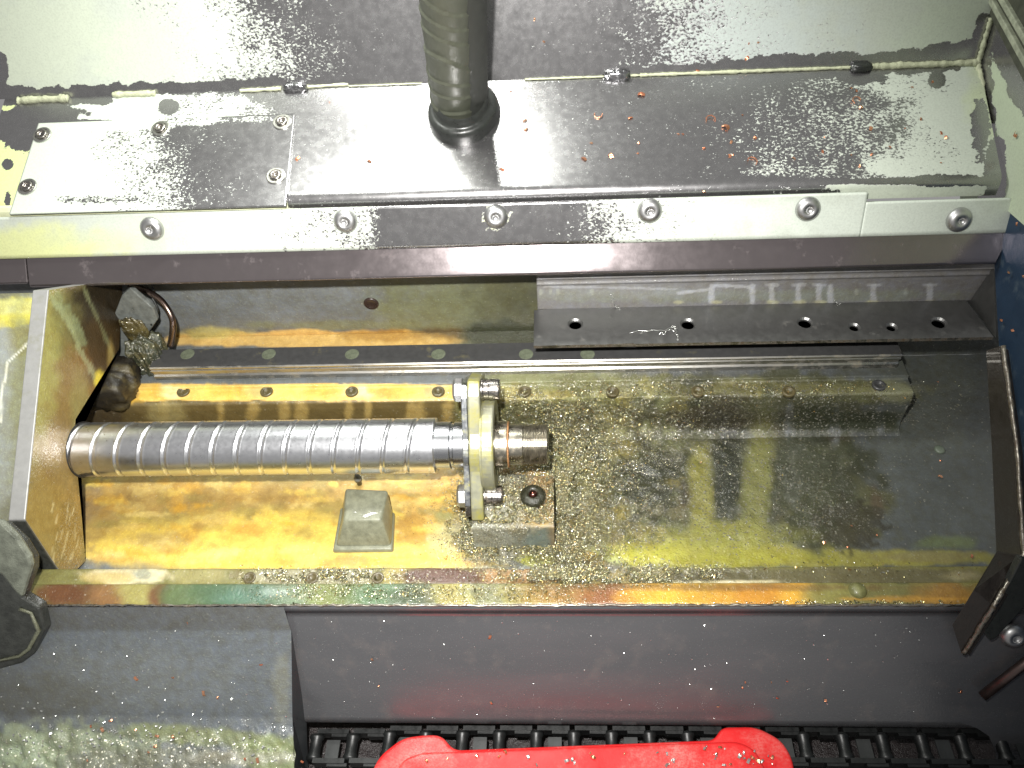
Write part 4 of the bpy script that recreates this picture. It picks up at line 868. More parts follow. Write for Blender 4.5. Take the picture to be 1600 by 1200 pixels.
# ------------------------------------------------------------------ drilled bracket at back right
zb = 30.
db = thing('drilled_bracket', 'grey angled steel bracket with six drilled holes over the right of the rail', 'bracket', tuple(P(1180, 500, (0, 0, zb), Z3)))
cor = [P(*q_, (0, 0, zb), Z3) for q_ in ((834, 536), (1555, 531), (1514, 476), (840, 476))]
holes = [(899, 506, 14), (1075, 506, 14), (1258, 504, 14), (1335, 511, 10.5), (1393, 511, 10.5), (1467, 504, 14)]
def holed_plate(cor, hl, th_, mat, parent, name):
    """plate with true round holes: strips between holes are bridged by hand in bmesh"""
    import bmesh
    bm = bmesh.new(); n = 20
    y0 = [c_[1] for c_ in cor]; hs = sorted(hl, key=lambda h: h[0][0]); z = cor[0][2]
    def yf(x): return cor[0][1]+(cor[1][1]-cor[0][1])*(x-cor[0][0])/(cor[1][0]-cor[0][0])
    def yb_(x): return cor[3][1]+(cor[2][1]-cor[3][1])*(x-cor[3][0])/(cor[2][0]-cor[3][0])
    xc = [cor[0][0]]+[(hs[i][0][0]+hs[i+1][0][0])/2 for i in range(len(hs)-1)]+[cor[2][0]-.5]
    for (c_, r), xa_, xb_ in zip(hs, xc[:-1], xc[1:]):
        cx, cy = c_[0], c_[1]; A = [(xa_, yf(xa_)), (xb_, yf(xb_)), (xb_, yb_(xb_)), (xa_, yb_(xa_))]
        outer = []; inner = []; inn2 = []
        for k in range(n):
            t_ = 2*math.pi*(k+.5)/n; dx, dy = math.cos(t_), math.sin(t_); best = 1e9
            for i in range(4):
                (ax, ay), (bx, by) = A[i], A[(i+1) % 4]; ex, ey = bx-ax, by-ay; den = dx*ey-dy*ex
                if abs(den) < 1e-9: continue
                s_ = ((ax-cx)*ey-(ay-cy)*ex)/den; q_ = ((ax-cx)*dy-(ay-cy)*dx)/den
                if s_ > 0 and -1e-6 <= q_ <= 1+1e-6: best = min(best, s_)
            outer.append((cx+dx*best, cy+dy*best)); inner.append((cx+dx*r, cy+dy*r)); inn2.append((cx+dx*(r-1.5), cy+dy*(r-1.5)))
        vo = [bm.verts.new((x, y, z)) for x, y in outer]; vi = [bm.verts.new((x, y, z)) for x, y in inner]; vj = [bm.verts.new((x, y, z-1.5)) for x, y in inn2]; vk = [bm.verts.new((x, y, z-th_)) for x, y in inn2]
        for k in range(n):
            k2 = (k+1) % n
            bm.faces.new((vo[k], vo[k2], vi[k2], vi[k])); bm.faces.new((vi[k], vi[k2], vj[k2], vj[k])); bm.faces.new((vj[k], vj[k2], vk[k2], vk[k]))
        for (x, y) in A:
            # corner triangles
            pts_ = sorted(range(n), key=lambda k: (outer[k][0]-x)**2+(outer[k][1]-y)**2)[:2]
            if abs(pts_[0]-pts_[1]) in (1, n-1):
                bm.faces.new((bm.verts.new((x, y, z)), vo[pts_[0]], vo[pts_[1]]))
    xa_, xb_ = cor[2][0]-.5, cor[1][0]
    a = bm.verts.new((xa_, yb_(xa_), z)); b_ = bm.verts.new((xa_, yf(xa_), z)); c_ = bm.verts.new((xb_, yf(xb_), z)); bm.faces.new((a, b_, c_))
    bmesh.ops.remove_doubles(bm, verts=bm.verts, dist=.05)
    V = [tuple(v.co) for v in bm.verts]; bm.verts.index_update(); Fc = [tuple(v.index for v in f.verts) for f in bm.faces]; bm.free()
    return obj(name, (V, Fc), mat, parent)
yA_ = (cor[0][1]+cor[1][1])/2; yB_ = (cor[2][1]+cor[3][1])/2
for i_ in (0, 1): cor[i_][1] = yA_
for i_ in (2, 3): cor[i_][1] = yB_
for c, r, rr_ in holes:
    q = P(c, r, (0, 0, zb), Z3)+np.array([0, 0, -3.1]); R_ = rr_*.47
    obj('hole_shade_cup', lathe([(R_+1, 0), (R_+1, -9), (.01, -9), (.01, -8.6), (R_-1.4, -8.6), (R_-1.4, 0)], q, Z3, 24), M_dark, db)  # black cup added under each hole to stand in for the shade inside
holed_plate(cor, [(P(c, r, (0, 0, zb), Z3), rr_*.47) for c, r, rr_ in holes], 3, M_brak, db, 'drilled_flange')
zz = zb-3
obj('front_edge', prism([(cor[0][0], cor[0][1]-.1, zb-.1), (cor[1][0], cor[1][1]-.1, zb-.1), (cor[1][0], cor[1][1]-.1, zz), (cor[0][0], cor[0][1]-.1, zz)], (0, .8, 0)), M_edge, db)
def riser_paint(px, py, V):
    p = Paint(px, py, (.175, .175, .19)); b = p.blob; b(1150, 462, 400, 10, (.2, .22, .19), .7, soft=.8); b(1000, 455, 160, 12, (.26, .27, .29), .5, soft=1)
    W2 = (.42, .44, .5)
    p.line([(850, 448), (950, 449), (1060, 452)], 1.6, W2, .5, rag=.9); p.line([(1060, 458), (1108, 452), (1118, 446), (1170, 448), (1178, 456)], 2.2, W2, .75, rag=.6)
    for x_ in (1112, 1176, 1206, 1248, 1280, 1298, 1365, 1453): p.line([(x_, 447), (x_-1, 456), (x_, 471)], 4.2, W2, .75, rag=.5, ns=7)
    for x_ in (1206, 1248, 1280, 1365, 1453): p.line([(x_-9, 445), (x_+9, 445)], 2.5, W2, .5)
    for x_ in (845, 860, 872, 925, 1338, 1415): b(x_, 456, 3, 5, (.30, .32, .3), .8, soft=.6)
    for x_ in (1060, 1120, 1208, 1248, 1282, 1364, 1452): b(x_, 472, 9, 3, (.42, .42, .28), .7, soft=.8)
    p.attr('gran', .02); p.attr('wet', .4); return p
yR, = (cor[3][1],); 
h1 = P(840, 446, (0, yR, 0), Y3)[2]; h2 = P(840, 437, (0, yR, 0), Y3)[2]; h3 = P(840, 429, (0, yR, 0), Y3)[2]
rp = [(yR, zb-1), (yR, h1), (yR-.9, h1+.5), (yR-.9, h1+2.2), (yR, h1+2.7), (yR, h2), (yR-1.2, h2+.6), (yR-1.2, h2+2), (yR-.2, h2+2.6), (yR, h3+16)]
xq = P(1553, 418, (0, yR, 0), Y3)[0]; xq2 = P(1562, 540, (0, yR, 0), Y3)[0]
sheet('riser', rp, cor[3][0], xq+1, MG, riser_paint, db, step=1.2, thick=2)
obj('gusset', prism([P(1514, 474, (0, yR-1, 0), Y3), P(1553, 418, (0, yR-1, 0), Y3), cor[1]+np.array([3, 1, -2])], (0, 1.5, 0)), M_brak, db)
# strands of fluff on the bracket
for k, (a_, b_) in enumerate((((955, 462), (968, 490)), ((985, 520), (1062, 512)), ((1052, 508), (1062, 530)), ((1306, 470), (1318, 480)), ((1030, 522), (1060, 515)))):
    n_ = 14; L_ = np.linspace(0, 1, n_); pts = [P(a_[0]+(b_[0]-a_[0])*t_+random.uniform(-3, 3), a_[1]+(b_[1]-a_[1])*t_+random.uniform(-3, 3), (0, 0, zb+1.2), Z3) for t_ in L_] if a_[1] > 475 else [P(a_[0]+(b_[0]-a_[0])*t_+random.uniform(-3, 3), a_[1]+(b_[1]-a_[1])*t_+random.uniform(-3, 3), (0, yR-1.6, 0), Y3) for t_ in L_]
    o = obj('swarf_strand', tube(pts, .32, 5), M_silver, None, smooth=True)
    tag(o, ['thin golden swarf strand hanging on the riser of the drilled bracket', 'longest swarf strand lying between the first two bracket holes', 'short swarf strand reaching over the bracket front edge', 'tiny swarf strand at the top edge of the bracket near its centre hole', 'swarf strand curled beside the longest strand on the bracket'][k], 'swarf strand', 'swarf strands on the drilled bracket')

# ------------------------------------------------------------------ right hand side: wall, window channel, end strip
sw = thing('right_side_wall', 'side wall on the right, flaking pale film above and dark blue below', 'side wall', (xr0, 100, 0))
def poly_x(pts, x): return [P(c, r, (x, 0, 0), X3) for c, r in pts]
def side_paint(px, py, V):
    p, b, f = film_paint(px, py, V); p.at['film'] += 1.0
    f(1538, 200, 16, 130, -.3, soft=.3, rag=.5, ns=16); f(1556, 270, 14, 70, -.3, soft=.3, rag=.5, ns=14); f(1578, 100, 18, 80, -.2, soft=.4, rag=.6, rot=-30, ns=14); f(1600, 160, 14, 60, -.2, soft=.4, rag=.6, rot=-30)
    p.col *= np.array([.9, .95, .8]); return p
plate_grid(poly_x([(1500, 60), (1530, -2), (1545, -260), (2200, -420), (2200, 890), (1600, 352), (1575, 330), (1500, 330)], xr0+.4), 70, MF, side_paint, sw, 'upper_wall', 0)
obj('lower_wall', prism(poly_x([(1553, 400), (1560, 330), (1575, 322), (1604, 358), (2190, 885), (2190, 1900), (1640, 1500), (1602, 880), (1576, 700), (1562, 560)], xr0+2.5), (3, 0, 0)), M_navy, sw)
ch = thing('window_channel', 'grimy grey sliding channel of two ridges at the top right corner', 'channel', tuple(P(1590, 80, (xr0-4, 0, 0), X3)))
for a_, b_ in (((1552, 12), (1640, 172)), ((1563, 0), (1650, 150))):
    A_, B_ = P(*a_, (xr0-6, 0, 0), X3), P(*b_, (xr0-6, 0, 0), X3); dr = (B_-A_)/np.linalg.norm(B_-A_); sd_ = np.cross(dr, X3)*2.2
    A_ = A_-dr*90; obj('ridge', prism([A_-sd_, A_+sd_, B_+sd_, B_-sd_], (5, 0, 0)), plain('grimy_ridge', (.3, .32, .24), .5, .5, 150, .6) if a_[0] == 1552 else bpy.data.materials['grimy_ridge'], ch, bevel=.6)
g_ = [P(*q_, (xr0-3, 0, 0), X3) for q_ in ((1546, 22), (1552, -4), (1620, -60), (1700, 60), (1700, 290), (1600, 128), (1575, 80))]
obj('channel_bed', prism(g_, (2.5, 0, 0)), plain('black_gap_grime', (.04, .042, .03), .6, .8, 120, .8), ch)
# strip following the trough end
xs_ = 307.
inn = [P(c, r, (xs_, 0, 0), X3) for c, r in ((1540, 547), (1549, 700), (1556, 862))] + [AP(1521, 920, 13), AP(1487, 976, 9)]
out = [P(c, r, (xs_, 0, 0), X3) for c, r in ((1562, 540), (1584, 700), (1595, 868))] + [AP(1549, 943, 15), AP(1501, 1020, 9)]
V = np.array(inn+out); n = len(inn)
es = thing('right_end_strip', 'rusty black bent strip with a worn bright edge at the trough right end', 'end strip', tuple(V.mean(0)))
rb = tuple(range(n)); th_ = np.array([1.5, 0, 0])
VV, FF = [], []
VV = np.vstack([V, V+np.array([7, -1, -3])]); FF = []
for k in range(n-1):
    FF += [(k, k+1, n+k+1, n+k), (2*n+k, 3*n+k, 3*n+k+1, 2*n+k+1), (k, 2*n+k, 2*n+k+1, k+1), (n+k, n+k+1, 3*n+k+1, 3*n+k)]
FF += [(0, n, 3*n, 2*n), (n-1, 3*n-1, 4*n-1, 2*n-1)]
obj('strip', (VV, FF), M_strip, es, bevel=.8)
op_ = np.array([o_+np.array([1.5, -1, .8]) for o_ in out]); tt_ = np.linspace(0, len(op_)-1, 70)
obj('worn_edge', tube(np.stack([np.interp(tt_, np.arange(len(op_)), op_[:, k_]) for k_ in range(3)], -1), 1.6, 8, wob=.3), M_edge, es, smooth=True)
o = obj('dark_gasket', prism([AP(*q_, 10) for q_ in ((1596, 872), (1618, 880), (1610, 940), (1556, 998), (1548, 1002), (1536, 988))], -apn*6), M_blackrub, None, bevel=1); tag(o, 'black gasket flap beside the bent strip at lower right', 'gasket')

# ------------------------------------------------------------------ apron under the trough
apr = thing('front_apron', 'long grey sheet metal apron below the trough lip with red reflections', 'apron', (0, ye-26, ZT-50))
def smear_material():
    m, t, b = nmat('glossy_grey_sheet'); L = t.links.new
    n = noise(t, 30, 4, .6, stretch(t, .25, 1, 1)); c = mixc(t, n, (.075, .077, .082), (.12, .12, .126)); sp = mp(t, noise(t, 1300, 2), .66, .75, 0, .6)
    c = mixc(t, sp, c, (.34, .35, .33)); c = mixc(t, mp(t, noise(t, 60, 5), .55, .75, 0, .4), c, (.17, .15, .14)); L(c, b.inputs['Base Color'])
    L(mp(t, n, .35, .65, .1, .34), b.inputs['Roughness']); b.inputs['Metallic'].default_value = .3; b.inputs['Specular IOR Level'].default_value = 1.
    L(bump(t, mth(t, 'ADD', noise(t, 700, 3), noise(t, 20, 2)), .12, .0008), b.inputs['Normal']); return m
M_apr = smear_material()
e0 = ap0; e1 = adv(e0, 60, 956); e2 = adv(e0, 60, 1131); 
e3 = (e2[0]+1.2, e2[1]-1.2); e4 = (e2[0]+9, e2[1]-1.6)
xa2 = AP(478, 1132)[0]; xb3 = AP(1545, 1132)[0]
sheet('apron_sheet', [(e0[0]+.3, e0[1]+.6), (e0[0]-.6, e0[1]+.3), (e1[0]-.3, e1[1]+.0), (e1[0]+.6, e1[1]-.6), e2, e3, e4], -470, 380, M_apr, None, apr, step=5, smooth=False)
obj('apron_right_leg', prism([AP(c, r) for c, r in ((1500, 1129), (1800, 1126), (1800, 1400), (1560, 1400), (1556, 1175), (1545, 1150), (1525, 1137))], -apn*2), M_apr, apr)
obj('lip_bead', tube([(x_, e0[0]-.3+random.uniform(-.3, .3), e0[1]+.8+random.uniform(-.4, .4)) for x_ in np.arange(-440, 300, 3.)], .9, 6, wob=.5), M_edge, apr, smooth=True)
# left overlapping cover sheet
def lc2_paint(px, py, V):
    p = Paint(px, py, (.105, .12, .14)); b = p.blob
    b(250, 965, 260, 20, (.09, .095, .10), .8, soft=.4, rag=.1, box=True); b(200, 1060, 140, 50, (.14, .155, .165), .6, soft=1); b(60, 1090, 90, 40, (.1, .105, .1), .8, soft=1)
    b(80, 1170, 160, 40, (.24, .28, .2), .95, soft=.5, rag=.6, ns=20); b(300, 1150, 130, 14, (.2, .23, .12), .8, soft=.8, rag=.6, ns=14, rot=4); b(420, 1180, 60, 26, (.2, .24, .12), .9, soft=.6, rag=.6); b(240, 1190, 160, 20, (.16, .17, .14), .8, soft=.7, rag=.5)
    b(380, 1185, 80, 10, (.3, .3, .25), .6, soft=.8); b(40, 1180, 50, 26, (.34, .42, .3), .7, soft=.9, rag=.8, ns=14); b(440, 1080, 14, 60, (.17, .18, .16), .6, soft=.8)
    p.attr('gran', .03); p.put('gran', 200, 1175, 260, 30, .3, soft=.8, rag=.5); p.attr('wet', .55); return p
a0, a1, a2 = AP(240, 949, 4), AP(240, 986, 4), AP(240, 1120, 4)
la = thing('lower_left_cover', 'blue grey cover sheet overlapping the apron at lower left with green crust along the bottom', 'cover', tuple(a1))
xw0 = AP(452, 965, 4)[0]; xw1 = AP(456, 1120, 4)[0]
mid = adv((a1[1], a1[2]), 50, 1120, 240)
low = adv(mid, 25, 1215, 240)
sheet('cover_face', [(a0[1], a0[2]), (a1[1], a1[2]), mid, low], -480, [xw0-3, xw0, P(456, 1110, (0, *mid), tn(50))[0], P(462, 1190, (0, *low), tn(25))[0]], MG, lc2_paint, la, step=1.6, relief=lambda a, b_, V: sstep(1105, 1170, b_)*(fbm(V[:, 0], V[:, 1], 9, 4, 61)**2)*8)
eA = [np.array((xw0-3, a0[1], a0[2])), np.array((xw0, a1[1], a1[2])), np.array((P(456, 1110, (0, *mid), tn(50))[0], *mid)), np.array((P(462, 1190, (0, *low), tn(25))[0], *low))]
eB = [AP(447, 957, .5), AP(458, 1000, -2), AP(479, 1130, -2), AP(482, 1215, -4)]
VV = np.array(eA+eB); obj('cover_side', (VV, [(0, 1, 5, 4), (1, 2, 6, 5), (2, 3, 7, 6)]), plain('dark_sheet_edge', (.03, .033, .035), .35), la)

# ------------------------------------------------------------------ floor, energy chain, red tool
zfl = e2[1]-48
fo = sheet('machine_floor', [(-60, zfl), (-420, zfl)], -600, 600, M_floor, None, None, step=3, relief=lambda a, b_, V: fbm(V[:, 0], V[:, 1], 5, 4, 70)*3, org=(0, -200, zfl)); fo['kind'] = 'structure'
zch = e2[1]-14
chn = thing('energy_chain', 'black plastic energy chain of ladder links lying below the apron', 'cable chain', tuple(P(1000, 1160, (0, 0, zch), Z3)))
def PC(c, r, z=None): return P(c, r, (0, 0, zch if z is None else z), Z3)
yb0 = PC(1000, 1138)[1]; yb1 = PC(1000, 1182)[1]; pitch_ = 28.
def mk_me(name, vf, m, org=(0, 0, 0), smooth=False):
    me = bpy.data.meshes.new(name); me.from_pydata([tuple((np.array(a)-np.array(org))*S) for a in vf[0]], [], vf[1]); me.materials.append(m)
    if smooth: me.polygons.foreach_set('use_smooth', [True]*len(me.polygons))
    return me
bar_me = mk_me('cross_bar', lathe([(.01, 0), (5.2, 0), (5.6, 2), (4.4, 4), (4.4, 13), (5.6, 16), (5.2, 18), (.01, 18)], (0, 0, 0), (0, -1, 0), 16), M_chain, smooth=True)
side_me = mk_me('side_link', join(box((-13, 0, -6), (11, 3.4, 5)), box((-2, -2, -4), (13, .2, 4))), M_chain)
plate_me = mk_me('link_cover', join(box((-5, -16, 1), (5, -3, 2.4))), plain('grey_link_cover', (.028, .03, .03), .4))
for k in range(34):
    x_ = PC(492, 1150)[0]+k*pitch_
    if x_ > 385: break
    y_ = yb0-3; dz = 0
    if k < 9: dz = -1.1*(9-k)**1.3*.35; y_ = yb0-3-(0 if k > 1 else 2)
    lk = bpy.data.objects.new('chain_link', None); 
    for nm, me, dx, dy in (('cross_bar', bar_me, 0, 0), ('side_link', side_me, pitch_/2, 0), ('side_link', side_me, pitch_/2, -21), ('link_cover', plate_me, pitch_/2, -1)):
        if nm == 'link_cover' and k % 2: continue
        o = link(nm, me, chn); o.location = (Vector((x_+dx, y_+dy, zch+dz))-Vector(ORG[chn.name]))*S
    bpy.data.objects.remove(lk)
# red plastic tool
zt_ = e2[1]+4
def rounded(pts, r=3, n=4):
    out = []; m_ = len(pts)
    for i in range(m_):
        a, b_, c_ = (np.array(pts[(i+k) % m_], float) for k in (-1, 0, 1)); u1 = a-b_; u2 = c_-b_; l1, l2 = np.linalg.norm(u1), np.linalg.norm(u2); d = min(r, l1*.45, l2*.45)
        s_, e_ = b_+u1/l1*d, b_+u2/l2*d
        for k in range(n+1): t_ = k/n; out.append((1-t_)**2*s_+2*t_*(1-t_)*b_+t_*t_*e_)
    return out
ol = rounded([(575, 1215), (592, 1180), (628, 1152), (660, 1147), (690, 1147), (708, 1171), (1116, 1155), (1128, 1135), (1182, 1134), (1222, 1155), (1240, 1185), (1252, 1290), (1200, 1420), (600, 1420), (560, 1290)], 16)
pr2 = [P(c, r, (0, 0, zt_), Z3) for c, r in ol]
rd = thing('red_plastic_case', 'bright red moulded plastic case with two raised corner ears at the bottom edge', 'plastic case', tuple(np.mean(pr2, 0)+np.array([0, 0, -14])))
obj('case_body', prism(pr2, (0, 0, -14)), M_red, rd, bevel=3, seg=4, smooth=True)
il = rounded([(614, 1230), (626, 1192), (655, 1178), (1110, 1162), (1150, 1160), (1178, 1172), (1196, 1205), (1204, 1290), (1170, 1390), (630, 1390), (606, 1290)], 20)
pr3 = [P(c, r, (0, 0, zt_), Z3) for c, r in il]
obj('raised_lid', prism([q_+np.array([0, 0, 4.2]) for q_ in pr3], (0, 0, -6)), M_red, rd, bevel=2.4, seg=4, smooth=True)
# bottom right details
q = AP(1582, 992, 3); rbt = socket_bolt(q, apn, 8.5, 5.5, M_button, None, 'round_head_screw', .34, dome=True); tag(rbt, 'shiny round head screw near the right frame edge below the gasket', 'screw')
o = obj('lower_rod', tube([AP(1535, 1088, 6), AP(1680, 975, 6)], 3.4, 14), metal('dull_brown_rod', (.16, .12, .11), .4, .1, 200), None, smooth=True); tag(o, 'dull brown rod slanting across the lower right corner', 'rod')
M_drp = apr

# ------------------------------------------------------------------ fine swarf heap: tens of thousands of tiny curled flakes
def hsurf(px, py, Vv): return pile(px, py, Vv)
def scatter(name, spec, label, size=(.7, 1.9), seed=1, cat='swarf'):
    r_ = np.random.default_rng(seed); PX = []; PY = []
    for cx, cy, rx, ry, n, ns_ in spec:
        a = r_.normal(size=(n*3, 2)); q_ = np.stack([cx+a[:, 0]*rx, cy+a[:, 1]*ry], -1)
        k = fbm(q_[:, 0], q_[:, 1], ns_, 4, seed+int(cx)) > .47; q_ = q_[k][:n]; PX.append(q_[:, 0]); PY.append(q_[:, 1])
    px = np.concatenate(PX); py = np.concatenate(PY)
    d = fw[None]+np.outer((px-800)/F, R)+np.outer((600-py)/F, U)
    # first surface hit among bed levels
    def hit(zv): t_ = (zv-C[2])/d[:, 2]; return C+d*t_[:, None]
    A = hit(ZL); B = hit(ZF); D = hit(ZT); foot = hit(zh+1.6)
    front = (D[:, 1] < yb); ledge = (A[:, 1] > yD) & (A[:, 1] < yP0) & (A[:, 0] < xE)
    fty = (foot[:, 1] > yf0+1) & (foot[:, 1] < yf1) & (foot[:, 0] > hb[0][0]) & (foot[:, 0] < hb[1][0])
    tface = (yD-1.4-C[1])/d[:, 1]; Fz = C+d*tface[:, None]; face = (Fz[:, 2] < ZL) & (Fz[:, 2] > ZF) & (Fz[:, 0] < xE)
    Q = np.where(front[:, None], D, np.where(ledge[:, None], A, np.where(fty[:, None], foot, np.where(face[:, None], Fz, B))))
    keep = (py > 596) & (D[:, 1] > ym-.5) | (py > 914) & (py < 944)
    Q = np.where(((py > 914) & (py < 944))[:, None], hit(ZT+2), Q)
    px, py, Q = px[keep], py[keep], Q[keep]; n = len(Q)
    hgt_ = np.clip(pile(px, py, Q), 0, 9)*.9; Q = Q+np.array([0, 0, 1])*(hgt_*(~face[keep])+r_.uniform(0, .9, n))[:, None]
    L_ = r_.uniform(*size, n)*np.where(r_.random(n) < .08, 2., 1.); W2 = L_*r_.uniform(.25, .6, n)
    a = r_.normal(size=(n, 3)); a[:, 2] *= .5; a /= np.linalg.norm(a, axis=1)[:, None]; b_ = r_.normal(size=(n, 3)); b_ -= a*(a*b_).sum(1)[:, None]; b_ /= np.linalg.norm(b_, axis=1)[:, None]; c_ = np.cross(a, b_)
    Vv = []
    for s_, h_ in ((-1, -.35), (0, .25), (1, -.35)):
        for w_ in (-1, 1): Vv.append(Q+a*(L_*s_*.5)[:, None]+b_*(W2*w_*.5)[:, None]+c_*(L_*h_*.5)[:, None])
    Vv = np.stack(Vv, 1).reshape(-1, 3); base = np.arange(n)*6
    Fq = np.stack([np.stack([base, base+2, base+3, base+1], -1), np.stack([base+2, base+4, base+5, base+3], -1)], 1).reshape(-1, 4)
    pal = np.array([(.78, .77, .7), (.58, .52, .26), (.55, .56, .5), (.18, .17, .08), (.09, .10, .05), (.6, .46, .17), (.4, .42, .27), (.36, .2, .07)]); pw = np.array([.07, .13, .10, .20, .15, .10, .20, .05])
    ci = r_.choice(len(pal), n, p=pw/pw.sum()); col = np.repeat(pal[ci]*r_.uniform(.7, 1.25, (n, 1)), 6, 0)
    og = Q.mean(0); me = bpy.data.meshes.new(name); me.vertices.add(len(Vv)); me.vertices.foreach_set('co', ((Vv-og)*S).astype(np.float32).ravel())
    me.loops.add(len(Fq)*4); me.loops.foreach_set('vertex_index', Fq.astype(np.int32).ravel()); me.polygons.add(len(Fq)); me.polygons.foreach_set('loop_start', (np.arange(len(Fq))*4).astype(np.int32)); me.update(calc_edges=True)
    me.materials.append(M_swarf); pp_ = Paint(np.zeros(len(Vv)), np.zeros(len(Vv)), (0, 0, 0)); pp_.col = col; setattrs(me, pp_)
    o = link(name, me, None, og); tag(o, label, cat, kind='stuff'); return o
scatter('fine_swarf', [(882, 770, 30, 62, 66000, 22), (895, 705, 36, 40, 30000, 22), (785, 812, 44, 26, 46000, 14), (950, 655, 70, 22, 14000, 18), (970, 780, 36, 56, 9000, 18), (1160, 610, 130, 9, 7000, 12), (950, 898, 75, 7, 44000, 16), (765, 845, 26, 14, 22000, 14), (900, 860, 26, 14, 12000, 12),
                       (1150, 780, 90, 60, 1500, 26), (860, 850, 30, 26, 8000, 18), (840, 640, 70, 24, 8000, 18), (890, 830, 30, 30, 7000, 18), (1230, 700, 60, 90, 500, 20)], 'glittering heap of fine metal swarf below and right of the screw end', size=(.28, .8), seed=5)
scatter('front_swarf', [(500, 900, 60, 6, 2200, 14), (640, 925, 120, 9, 900, 20), (520, 925, 70, 9, 500, 20), (1330, 942, 70, 1.6, 500, 10), (780, 925, 60, 8, 500, 16), (1280, 890, 120, 8, 220, 16)], 'thin scatter of bright swarf along the front ledge of the trough', size=(.4, 1.4), seed=6)

# ------------------------------------------------------------------ loose chips one can count
def chip_mesh(name, kind, seed, mat):
    r_ = random.Random(seed)
    if kind == 'curl':
        n_ = 9; V = []; Fc = []; rr_ = 2.6; w_ = .55
        for k in range(n_):
            a = k/(n_-1)*r_.uniform(3.2, 4.4); h = k*.10
            for s_ in (0, 1):
                for q_ in (0, 1): V.append((math.cos(a)*(rr_+q_*.45), math.sin(a)*(rr_+q_*.45), .2+h+s_*w_))
        for k in range(n_-1):
            b_ = k*4
            for i_, j_ in ((0, 1), (1, 3), (3, 2), (2, 0)): Fc.append((b_+i_, b_+j_, b_+4+j_, b_+4+i_))
        Fc += [(0, 1, 3, 2), (b_+4, b_+6, b_+7, b_+5)]
    else:
        n_ = 4; V = []; Fc = []; L_ = r_.uniform(1.3, 2.1); w_ = r_.uniform(.6, 1.2)
        for k in range(n_):
            x_ = (k/(n_-1)-.5)*L_*2; z_ = .3+1.3*math.sin(math.pi*k/(n_-1))*r_.uniform(.4, 1.2)
            for q_ in (-1, 1):
                for s_ in (0, .35): V.append((x_+r_.uniform(-.25, .25), q_*w_*r_.uniform(.7, 1.1), z_+s_))
        for k in range(n_-1):
            b_ = k*4
            for i_, j_ in ((0, 1), (1, 3), (3, 2), (2, 0)): Fc.append((b_+i_, b_+j_, b_+4+j_, b_+4+i_))
        Fc += [(0, 1, 3, 2), (b_+4, b_+6, b_+7, b_+5)]
    return mk_me(name, (V, Fc), mat)
flake = [chip_mesh('copper_chip', 'flake', k, M_copper) for k in range(6)]; curl = [chip_mesh('copper_curl', 'curl', k+9, M_copper) for k in range(2)]
sflake = [chip_mesh('silver_chip', 'flake', k+30, M_silver) for k in range(4)]
def plane_at(kind, c, r):
    if kind == 'shelf': return SH(c, r, 0), tn(20)
    if kind == 'back': return P(c, r, (0, *p4), tn(78)), tn(78)
    if kind == 'apron': return AP(c, r, .2), apn
    if kind == 'red': return P(c, r, (0, 0, zt_+4.4), Z3), np.array(Z3, float)
    if kind == 'llc': return P(c, r, (0, *mid), tn(50)), tn(50)
    if kind == 'flo': return P(c, r, (0, 0, ZF+1), Z3), np.array(Z3, float)
    if kind == 'wall': return P(c, r, (xr0-.5, 0, 0), X3), np.array((-1., 0, 0))
    if kind == 'crust': return P(c, r, (0, *mid), tn(25))+np.array([0, 0, 3.]), tn(25)
    if kind == 'trim': return TR(c, r, 3), tn(TT)
def put_chip(name, me, kind, c, r, s_, label, group, cat='chip'):
    p_, n_ = plane_at(kind, c, r); n_ = n_/np.linalg.norm(n_); rnd = random.random()*6.28
    o = bpy.data.objects.new(name, me); sc.collection.objects.link(o)
    q_ = Vector(n_).to_track_quat('Z', 'Y').to_matrix().to_4x4()
    o.matrix_world = Matrix.Translation(Vector(p_)*S) @ q_ @ Matrix.Rotation(rnd, 4, 'Z') @ Matrix.Rotation(random.uniform(-.4, .4), 4, 'X') @ Matrix.Diagonal((s_, s_, s_, 1))
    tag(o, label, cat, group); return o
G = 'small copper chips lying on the shelf'
big = [(935, 180, 'curl', 1.15, 'thin curled copper chip lying alone right of the hose boot'), (1110, 188, 'curl', 1.3, 'large curled copper chip near the middle right of the shelf'), (1133, 200, 'flake', 1.7, 'square copper chip just right of the large curled one'),
       (1338, 158, 'curl', 1.2, 'hooked copper chip on the flaking film at the right of the shelf'), (1175, 253, 'curl', 1.3, 'hair thin copper ring near the shelf front edge'), (820, 189, 'flake', 1.1, 'shiny copper chip nearest the hose boot on its right'),
       (912, 249, 'flake', 1.1, 'left chip of a copper pair on the mid shelf'), (955, 244, 'flake', 1.4, 'red copper chip right of the pair on the mid shelf'), (1002, 149, 'flake', 1.4, 'upright copper chip below the torn seam clip')]
def shelf_label(c, r):
    t_ = (r-seam(c))/(300-seam(c)); dp = 'close under the seam' if t_ < .28 else 'halfway down' if t_ < .68 else 'close to the front edge'
    zn = 'on the access plate' if c < 445 else 'between access plate and hose' if c < 690 else 'just right of the hose boot' if c < 850 else 'below the torn seam clip' if c < 1030 else 'right of the torn seam clip' if c < 1130 else 'above the fifth round screw' if c < 1260 else 'where the flaking film begins' if c < 1380 else 'on the flaking film at the right end'
    return 'small copper chip %s, %s' % (zn, dp)
for c, r, k, s_, lb_ in big: put_chip('copper_chip', (curl[0] if k == 'curl' else flake[int(c) % 6]), 'shelf', c, r, s_, lb_, None)
